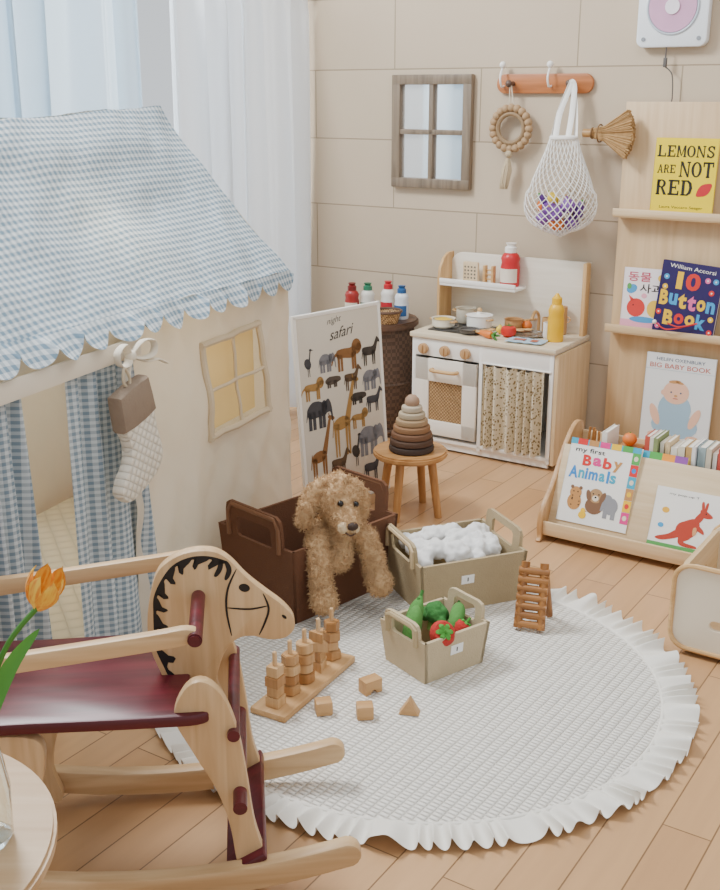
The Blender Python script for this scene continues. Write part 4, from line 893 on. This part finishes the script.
# ---------------------------------------------------------------- toy crate
TC=thing('toy_crate','cream wooden toy crate with rounded corners and slot handle','toy box',(.875,2.80,0),A)
CL,CD,CHh=.30,.34,.25
def rr(w,h,r,n=5,x0=0,z0=0):
    o=[]
    for cx,cz,a0 in ((w-r,h-r,0),(r,h-r,90),(r,r,180),(w-r,r,270)):
        for k in range(n+1):
            a=R(a0+90*k/n); o.append((x0+cx+r*math.cos(a),z0+cz+r*math.sin(a)))
    return o
def slotpanel(w,h,r,sw,sh,sz,t,m,name,par,loc,rot):
    bm=bmesh.new()
    def loop(pts):
        v=[bm.verts.new((x,0,z)) for x,z in pts]; return [bm.edges.new((v[i],v[(i+1)%len(v)])) for i in range(len(v))]
    ed=loop(rr(w,h,r))+loop(rr(sw,sh,sh*.48,5,w/2-sw/2,sz))
    bmesh.ops.triangle_fill(bm,use_beauty=True,edges=ed)
    rem=[f for f in bm.faces if all(abs(v.co.x-w/2)<=sw/2+1e-4 and sz-1e-4<=v.co.z<=sz+sh+1e-4 for v in f.verts)]
    bmesh.ops.delete(bm,geom=rem,context='FACES_ONLY')
    r_=bmesh.ops.extrude_face_region(bm,geom=bm.faces[:])
    for e in r_['geom']:
        if isinstance(e,bmesh.types.BMVert): e.co.y+=t
    bmesh.ops.recalc_face_normals(bm,faces=bm.faces[:])
    b=MB(); b.bm(bm,Matrix.Identity(4),0); return b.obj(name,m,par,loc,rot,smooth=20)
CW=mat('#e6dac4',.5,.03)
slotpanel(CL,CHh,.05,.09,.03,.07,.014,CW,'front_panel',TC,(0,0,.02),(0,0,0))
slotpanel(CL,CHh,.05,.09,.03,.07,.014,CW,'rear_panel',TC,(0,CD,.02),(0,0,0))
for x in (.026,CL-.012): slotpanel(CD-.01,CHh-.02,.03,.10,.03,.13,.014,PALEX,'end_panel',TC,(x,.012,.03),(0,0,R(90)))
b=MB(); b.box(CL-.04,CD-.01,.012,(CL/2,CD/2,.045)); b.obj('crate_floor',PALEX,TC)
b=MB()
for y in (-.004,CD+.018): b.tube([(p[0],y,p[1]+.02) for p in rr(CL,CHh,.05)],.007,8,closed=True)
b.obj('rim_edging',OAK,TC)
b=MB()
for x in (.05,CL-.05):
    for y in (.03,CD-.02): b.cyl(.02,.02,(x,y,.02),(0,R(90),0),n=16)
b.obj('castor',BLK,TC)
# ---------------------------------------------------------------- wall things
MI=thing('window_frame_mirror','weathered wooden four-pane window frame mirror on wall','mirror',WL(.435,-.001,1.10),A)
MW,MH=.40,.485; GW=wood('#8b7a66','#6a5b4b','z'); b=MB()
for x in (.02,MW-.02): b.box(.042,.03,MH,(x,-.015,MH/2),bev=.003)
for z in (.02,MH-.02): b.box(MW,.032,.042,(MW/2,-.015,z),bev=.003)
b.box(.022,.026,MH-.05,(MW/2,-.014,MH/2),bev=.002); b.box(MW-.05,.026,.022,(MW/2,-.014,MH/2),bev=.002); b.obj('frame',GW,MI)
b=MB(); b.box(MW-.04,.004,MH-.04,(MW/2,-.004,MH/2)); b.obj('mirror_glass',mat('#f4f4f2',.08,.01,metal=.75),MI)
RK=thing('peg_rack','orange-brown wooden wall peg rack with white hooks','coat rack',WL(.95,-.001,1.545),A)
RW=.43; b=MB(); b.prism(rr(RW,.078,.037,6,0,-.039),.018,(0,-.010,0),bev=.003); b.obj('rack_board',wood('#bd7441','#a3602f','x'),RK)
for x in (.035,RW*.58):
    b=MB(); b.tube(crom([(x,-.02,-.01),(x,-.045,-.01),(x,-.06,.02),(x,-.05,.05),(x,-.04,.06)],5,False),.0045); b.sph(.014,(x,-.04,.075)); b.obj('hook',mat('#f0ece6',.3),RK)
for x in (.075,RW*.80):
    b=MB(); b.cyl(.011,.04,(x,-.038,0),(R(90),0,0),n=16); b.sph(.015,(x,-.058,0)); b.obj('peg',mat('#5a4438',.4),RK)
BG=thing('bead_wreath','round brown wooden bead wreath with tassel hanging from rack','wall decoration',WL(1.035,-.045,1.365),A)
b=MB(); r=.084
for i in range(20):
    a=2*math.pi*i/20; b.sph(.0175,(r*math.cos(a),0,r*math.sin(a)),n=10)
b.obj('bead_ring',mat('#a98a66',.7,.25,30),BG)
b=MB(); b.torus(.060,.010,(0,0,0),(R(90),0,0)); b.obj('inner_hoop',mat('#8f7555',.7),BG)
b=MB(); b.tube([(-.01,0,.09),(-.006,-.012,.178)],.003,6); b.tube([(.01,0,.09),(.0,-.012,.178)],.003,6); b.obj('cord',mat('#d9cdb6'),BG)
b=MB(); b.sph(.016,(-.0,-.01,-.105))
for i in range(36):
    a=i*2.4; q=.021*math.sqrt(i/36); b.tube([(0,-.01,-.11),(-.006+q*math.cos(a)*.9,-.01+q*math.sin(a)*.6,-.17),(-.018+q*math.cos(a)*.9,-.01+q*math.sin(a)*.6,-.250+.01*(i%3))],[.005,.0070,.004],5)
b.obj('tassel',mat('#bfac8d',.9,.2,60,.8,200),BG)
# net bag
NS=.95
NB=thing('net_bag','white cotton mesh bag with toy fruit hanging on rack','bag',WL(1.315,-.132,1.108),A)
prof=[(.004,-.165),(.07,-.158),(.125,-.125),(.150,-.078),(.150,-.025),(.134,.04),(.110,.10),(.080,.17),(.055,.245)]
n=26; vs=[];fs=[]
pr=crom([(p[0]*NS,p[1]*NS,0) for p in prof],3,False); k=len(pr)
for i in range(k):
    for j in range(n):
        a=2*math.pi*(j+.5*(i%2))/n; vs.append((pr[i].x*math.cos(a)+.012*(pr[i].y<0)*math.sin(3*a),pr[i].x*math.sin(a)*.66,pr[i].y+.010*math.sin(2*a+1)))
for i in range(k-2):
    for j in range(n):
        if i%2==0: fs.append((i*n+j,(i+1)*n+j,(i+2)*n+j,(i+1)*n+(j-1)%n))
        else: fs.append((i*n+j,(i+1)*n+(j+1)%n,(i+2)*n+j,(i+1)*n+j))
b=MB(); b.raw(vs,fs); o=b.obj('net_mesh',mat('#f1eee8',.9),NB,smooth=0)
md=o.modifiers.new('w','WIREFRAME'); md.thickness=.0042; md.use_replace=True
b=MB(); b.torus(.053,.008,(0,0,.228),sc=(1,.68,1)); 
b.tube(crom([(-.051,0,.228),(-.044,.03,.32),(-.020,.062,.42),(-.008,.070,.447),(.004,.070,.422),(.026,.05,.325),(.051,.0,.228)],5,False),.013,flat=.3)
b.tube(crom([(-.024,-.03,.228),(-.032,.02,.32),(-.012,.057,.415),(-.004,.062,.442),(.008,.060,.412),(.016,.03,.315),(.030,-.03,.228)],5,False),.012,flat=.3)
b.obj('strap',mat('#f1eee8',.9),NB)
random.seed(5)
NM={'onion':'purple toy onion','lemon':'yellow toy lemon','eggplant':'dark purple toy eggplant','orange':'orange toy fruit'}
for i,(kd,x,y,z) in enumerate([('onion',-.075,-.02,-.130),('orange',-.01,-.045,-.145),('onion',.05,-.025,-.135),('onion',-.03,.03,-.1),('lemon',.07,.03,-.09),('onion',.015,-.045,-.09),('eggplant',.095,-.01,-.05),('orange',-.09,.0,-.08),('onion',-.05,-.045,-.08),('onion',.06,-.03,-.07),('lemon',-.02,.0,-.05),('eggplant',-.07,-.02,-.02)]):
    x,y,z=x*NS,y*NS,z*NS
    c,s_=math.cos(A),math.sin(A); v=veg(kd,(NB.location.x+c*x-s_*y,NB.location.y+s_*x+c*y,1.108+z),i,NM[kd]+' inside the white net bag',s=1.0,tilt=(.4*(i%3),.3)); v['group']='toy fruit in the net bag'
# whisk broom
BR=thing('whisk_broom','small natural straw hand broom hanging on the wall','broom',WL(1.385,-.10,1.350),A)
b=MB(); b.tube([(.0,0,.004),(.045,0,.004)],.016,10); b.obj('handle',wood('#b98f5a','#9c7442','x'),BR)
b=MB()
for i in range(480):
    q=(i%160)/159; a=R(-34+66*q); L_=random.uniform(.160,.174)*(1-.03*abs(q-.5)); yy=(i//160-1)*.010+random.uniform(-.006,.006)
    b.tube([(.030,yy*.3,.004+.026*(q-.5)),(.05+.3*L_*math.cos(a),yy*.8,.004+.3*L_*math.sin(a)),(.040+L_*math.cos(a),yy,.004+L_*math.sin(a))],.0038,4)
b.obj('bristles',mat('#ad895a',.9,.3,60),BR)
b=MB(); b.torus(.019,.004,(.038,0,.004),(0,R(90),0)); b.torus(.034,.003,(.070,0,.004),(0,R(90),0),sc=(1,1,1)); b.obj('binding',mat('#7a5a34'),BR)
# CD player
CDP=thing('wall_cd_player','white square wall-mounted CD player with pink disc','CD player',WL(1.555,-.002,1.675),A)
b=MB(); b.prism(rr(.275,.275,.03),.04,(0,-.022,0),bev=.006); b.obj('player_body',mat('#e6eaee',.35,.01),CDP)
b=MB(); b.cyl(.092,.006,(.1375,-.045,.145),(R(90),0,0),n=48); b.obj('disc',mat('#cf9fbd',.25,.12,9),CDP)
b=MB(); b.torus(.098,.005,(.1375,-.043,.145),(R(90),0,0),n=48); b.obj('disc_rim',mat('#b9c2cc',.3),CDP)
b=MB(); b.cyl(.028,.010,(.1375,-.048,.145),(R(90),0,0),n=32); b.obj('spindle',mat('#e9dfe8',.3),CDP)
b=MB(); b.cyl(.008,.004,(.03,-.043,.03),(R(90),0,0)); b.cyl(.008,.004,(.245,-.043,.03),(R(90),0,0)); b.obj('button',mat('#8b9096'),CDP)
b=MB(); b.tube([(.12,-.03,0),(.12,-.032,-.04)],.003,6); b.box(.014,.012,.035,(.12,-.032,-.055),bev=.003,mi=0); b.tube(crom([(.12,-.032,-.07),(.15,-.03,-.10),(.158,-.03,-.18),(.155,-.03,-.205)],5,False),.0025,6); b.obj('pull_cord',mat('#5b5652'),CDP)
# ---------------------------------------------------------------- rocking horse
H=thing('rocking_horse','wooden rocking horse chair with dark red seat and handles','rocking horse',(-.417,1.945,.0125),R(6))
HW=wood('#dbb98c','#c49e70','x'); HZ=wood('#dbb98c','#c49e70','z')
def rocker(y):
    top=[];bot=[]
    n=18;Lr=.375
    for i in range(n+1):
        x=-Lr+2*Lr*i/n; z=.050*(x/Lr)**2
        bot.append((x,z)); top.append((x,z+.056-.002*(x/Lr)**2))
    z0=bot[-1][1]; z1=top[-1][1]; zc=(z0+z1)/2; rr_=(z1-z0)/2
    e=[(Lr+rr_*1.05*math.cos(a),zc+rr_*math.sin(a)) for a in [R(q) for q in (-65,-40,-15,15,40,65)]]
    e2=[(-Lr-rr_*1.05*math.cos(a),zc+rr_*math.sin(a)) for a in [R(q) for q in (65,40,15,-15,-40,-65)]]
    b=MB(); b.prism(bot+e+top[::-1]+e2,.034,(0,y,0),bev=.006); b.obj('rocker',HW,H)
YR=.175
for y in (-YR,YR): rocker(y)
def leg(pts,y,name='leg'):
    o=crom(pts,5); b=MB(); b.prism([(p.x,p.y) for p in o],.026,(0,y,0),bev=.003); b.obj(name,HZ,H)
for y in (-YR+.030,YR-.030):
    leg([(.055,.385),(.080,.445),(.115,.455),(.148,.42),(.172,.345),(.186,.25),(.198,.14),(.220,.05),(.213,.012),(.172,.012),(.160,.06),(.150,.14),(.128,.22),(.085,.31)],y,'front_leg')
    leg([(-.33,.355),(-.20,.355),(-.19,.28),(-.22,.18),(-.235,.10),(-.22,.02),(-.30,.02),(-.315,.10),(-.32,.2),(-.34,.28)],y,'rear_leg')
b=MB(); b.box(.085,2*YR+.012,.016,(.180,0,.062),(0,R(-28),0),bev=.004); b.obj('footboard',WRED,H)
b=MB(); b.cyl(.0135,.42,(.172,0,.215),(R(90),0,0)); b.obj('foot_dowel',WRED,H)
b=MB(); b.cyl(.012,.34,(.164,0,.345),(R(90),0,0)); b.obj('foot_dowel',WRED,H)
b=MB(); b.cyl(.011,.32,(-.26,0,.15),(R(90),0,0)); b.obj('stretcher',HW,H)
o=crom([(-.42,-.155),(-.2,-.168),(.02,-.172),(.11,-.165),(.125,-.12),(.085,-.05),(.08,0),(.085,.05),(.125,.12),(.11,.165),(.02,.172),(-.2,.168),(-.42,.155),(-.44,0)],5)
b=MB(); b.prism([(p.x,p.y) for p in o],.024,bev=.006); b.v=[Vector((v.x,v.z,v.y)) for v in b.v]; b.f=[f[::-1] for f in b.f]; b.obj('seat',WRED,H,(0,0,.383))
for y in (-.178,.178):
    b=MB(); b.prism([(p.x,p.y) for p in crom([(-.44,.485),(-.2,.511),(.02,.538),(.09,.550),(.114,.564),(.09,.580),(.02,.571),(-.2,.545),(-.44,.519)],4)],.022,(0,y,0),bev=.003); b.obj('arm_rail',HW,H)
b=MB(); b.box(.026,.36,.045,(-.435,0,.502),bev=.005); b.obj('back_rail',HW,H)
for y in (-.172,.172):
    b=MB(); b.cyl(.011,.13,(-.36,y,.447)); b.obj('spindle',WRED,H)
hp=[(.022,.605),(.050,.638),(.090,.655),(.135,.654),(.166,.634),(.196,.598),(.232,.564),(.266,.534),(.286,.506),(.287,.482),(.270,.464),(.238,.461),(.208,.470),(.180,.468),(.155,.448),(.138,.41),(.132,.37),(.145,.33),(.15,.29),(.12,.265),(.075,.275),(.045,.33),(.022,.40),(.004,.46),(.004,.53)]
ho=crom(hp,5)
b=MB(); b.prism([(p.x,p.y) for p in ho],.028,bev=.002); b.obj('head_board',HZ,H)
a=MB()
for yy in (-.0147,.0147):
    def st(pts,w,taper=.7): 
        P=crom([(p[0],0,p[1]) for p in pts],5,False)
        L=[];Rr=[]
        for i,p in enumerate(P):
            d=(P[min(len(P)-1,i+1)]-P[max(0,i-1)]).normalized(); nrm=Vector((-d.z,0,d.x)); ww=w*(1-taper*abs(2*i/(len(P)-1)-1)**3)
            L.append((p.x+nrm.x*ww,p.z+nrm.z*ww)); Rr.append((p.x-nrm.x*ww,p.z-nrm.z*ww))
        for i in range(len(P)-1): a.pol([L[i],L[i+1],Rr[i+1],Rr[i]],yy,0)
    rim=crom([(.160,0,.634),(.128,0,.645),(.092,0,.645),(.058,0,.630),(.034,0,.600),(.018,0,.565),(.015,0,.53),(.014,0,.49),(.015,0,.455),(.032,0,.405),(.053,0,.345)],8,False)
    N_=len(rim); outer=[];inner=[]
    for i,p in enumerate(rim):
        d=(rim[min(N_-1,i+1)]-rim[max(0,i-1)]).normalized(); nrm=Vector((-d.z,0,d.x))
        tt=(i%8)/8; spike=.006+.026*max(0,1-abs(tt-.45)*2.6)*(1 if 3<i<N_-4 else .2)
        q=p+nrm*spike+d*(.012*(spike>.012)); outer.append(p); inner.append(q)
    for i in range(N_-1): a.pol([(outer[i].x,outer[i].z),(outer[i+1].x,outer[i+1].z),(inner[i+1].x,inner[i+1].z),(inner[i].x,inner[i].z)],yy,0)
    st([(.158,.634),(.164,.614),(.156,.594)],.005); st([(.150,.638),(.146,.618),(.136,.602)],.005)
    st([(.178,.616),(.160,.575),(.156,.53),(.164,.474)],.0022); st([(.157,.535),(.20,.530),(.236,.535)],.0020); st([(.228,.562),(.238,.530),(.230,.500),(.218,.473)],.0022)
    a.ell(.192,.576,.0110,.0085,yy*1.01,0,-.35); a.ell(.268,.510,.006,.003,yy*1.01,0,-.8)
a.obj('burnt_drawing',BLK,H,smooth=0)
b=MB(); b.cyl(.0135,.40,(.103,0,.562),(R(90),0,0),bev=.003); b.obj('hand_grip',WRED,H)
# ---------------------------------------------------------------- round table + vase + tulips
TB=thing('round_side_table','round light oak side table with pedestal leg','table',(-.685,1.215,0))
b=MB(); b.cyl(.277,.022,(0,0,.539),n=72,bev=.005); b.obj('table_top',wood('#c9a982','#b8946a','x',sc=.7),TB)
b=MB(); b.lathe([(0,0),(.14,0),(.14,.012),(.03,.03),(.022,.1),(.022,.50),(.06,.528),(0,.528)]); b.obj('pedestal',OAKZ,TB)
gm,nt,bs=nm('clear_glass'); bs.inputs['Transmission Weight'].default_value=1; bs.inputs['Roughness'].default_value=.02; bs.inputs['Base Color'].default_value=(.93,.97,.95,1); bs.inputs['IOR'].default_value=1.45
VX,VY=-.505,1.24
VA=thing('glass_vase','clear glass vase with yellow tulips on round table','vase',(VX,VY,.5505))
b=MB(); b.lathe([(0,0),(.036,0),(.042,.01),(.044,.08),(.034,.15),(.040,.19),(.037,.19),(.031,.15),(.041,.08),(.038,.012),(0,.01)]); b.obj('vase_body',gm,VA)
gr=mat('#4f8f3a',.5,.15,20,trans=.2)
def petalmat(h1,h2,key):
    if key in _m: return _m[key]
    m,nt,b=nm(key); N=nt.nodes;L=nt.links
    tc=N.new('ShaderNodeTexCoord'); mp=N.new('ShaderNodeMapping'); mp.inputs['Scale'].default_value=(220,220,22); L.new(tc.outputs['Object'],mp.inputs[0])
    no=N.new('ShaderNodeTexNoise'); no.inputs['Scale'].default_value=1; L.new(mp.outputs[0],no.inputs['Vector'])
    cr=N.new('ShaderNodeValToRGB'); cr.color_ramp.elements[0].position=.42; cr.color_ramp.elements[1].position=.60; cr.color_ramp.elements[0].color=lin(h1); cr.color_ramp.elements[1].color=lin(h2)
    L.new(no.outputs['Fac'],cr.inputs[0]); L.new(cr.outputs[0],b.inputs['Base Color']); b.inputs['Roughness'].default_value=.5
    _m[key]=m; return m
def tulip(tip,bend,label,open_=1):
    t=thing('tulip',label,'flower',(VX,VY,.565))
    P=crom([(0,0,0),(bend[0]*.3,bend[1]*.3,tip[2]*.45),(bend[0],bend[1],tip[2]*.8),tip],6,False)
    b=MB(); b.tube(P,.0035,8); b.obj('stem',gr,t)
    for i in range(6):
        a=i*math.pi/3; rr_=.019 if i%2 else .016; n=7; vs=[];fs=[]
        for u in range(n+1):
            tt=u/n; w=.021*math.sin(math.pi*min(1,tt*.92+.08))**.7; rad=rr_*math.sin(math.pi*(.12+.60*tt))*1.25; z=.060*tt
            for s in (-1,-.5,0,.5,1):
                aa=a+s*w/.021*.62; vs.append((rad*math.cos(aa),rad*math.sin(aa),z-.004*abs(s)*tt))
        for u in range(n):
            for s in range(4): q=u*5+s; fs.append((q,q+1,q+6,q+5))
        b=MB(); b.raw(vs,fs); b.obj('petal',petalmat(['#f6c94a','#f2bd3c'][i%2],'#e38f2a','petal_%d'%(i%2)),t,P[-1],(R(12),R(24),0),smooth=180)
    return t
def leaf(P,w,t):
    P=crom(P,5,False); vs=[];fs=[]
    for i,p in enumerate(P):
        k=i/(len(P)-1); ww=w*math.sin(math.pi*min(1,.12+.88*k))**.8
        vs+=[p+Vector((-.3*ww,-ww*.3,ww)),p,p+Vector((.7*ww,-ww*.2,-ww*.2))]
    for i in range(len(P)-1):
        for s in (0,1): q=i*3+s; fs.append((q,q+1,q+4,q+3))
    b=MB(); b.raw(vs,fs); b.obj('leaf',gr,t,smooth=180)
t=tulip((.112,-.02,.340),(.06,-.01),'orange yellow tulip leaning out of glass vase')
leaf([(0,0,.03),(.02,.0,.15),(.06,.0,.24),(.105,0,.30)],.016,t)
leaf([(0,0,.03),(.01,-.01,.18),(.04,-.02,.28),(.05,-.02,.34)],.020,t)
t=tulip((-.05,.02,.36),(-.02,0),'yellow tulip in the glass vase'); leaf([(0,0,.05),(.0,.01,.2),(.01,.02,.30),(.02,.02,.38)],.015,t)
# ---------------------------------------------------------------- lights
w=bpy.data.worlds.new('World'); bpy.context.scene.world=w; w.use_nodes=True
bg=w.node_tree.nodes['Background']; bg.inputs[0].default_value=(.90,.95,1,1); bg.inputs[1].default_value=1.0
def area(name,loc,target,sx,sy,e,col):
    l=bpy.data.lights.new(name,'AREA'); l.shape='RECTANGLE'; l.size=sx; l.size_y=sy; l.energy=e; l.color=col
    o=bpy.data.objects.new(name,l); SC.objects.link(o); o.location=loc
    o.rotation_euler=(Vector(target)-Vector(loc)).to_track_quat('-Z','Y').to_euler(); return o
area('window_daylight',WL(-1.2,-1.9,1.6),WL(2,-2.1,.4),3.4,2.4,150,(.88,.95,1))
area('added_key',WL(-.4,-2.3,3.3),WL(1.6,-2.2,.1),1.1,1.1,270,(.97,.99,1))  # added area light above the window wall, kept small for crisper shadows
area('ceiling_lamp',(.8,2.2,3.4),(0,3.2,0),1.4,1.4,25,(1,.96,.90))
pl=bpy.data.lights.new('tent_fill','POINT'); pl.energy=9; pl.color=(1,.80,.48); pl.shadow_soft_size=.05  # warm fill light added to brighten the tent inside; no visible lamp
o=bpy.data.objects.new('tent_fill',pl); SC.objects.link(o); o.location=(-.80,3.2,1.05)
# ---------------------------------------------------------------- camera
cam=bpy.data.cameras.new('Camera'); co=bpy.data.objects.new('Camera',cam); SC.objects.link(co)
co.location=(0,0,1.5); co.rotation_euler=(R(90-17.65),0,0)
cam.sensor_fit='VERTICAL'; cam.sensor_height=24; cam.lens=1100/890*24
bpy.context.scene.camera=co
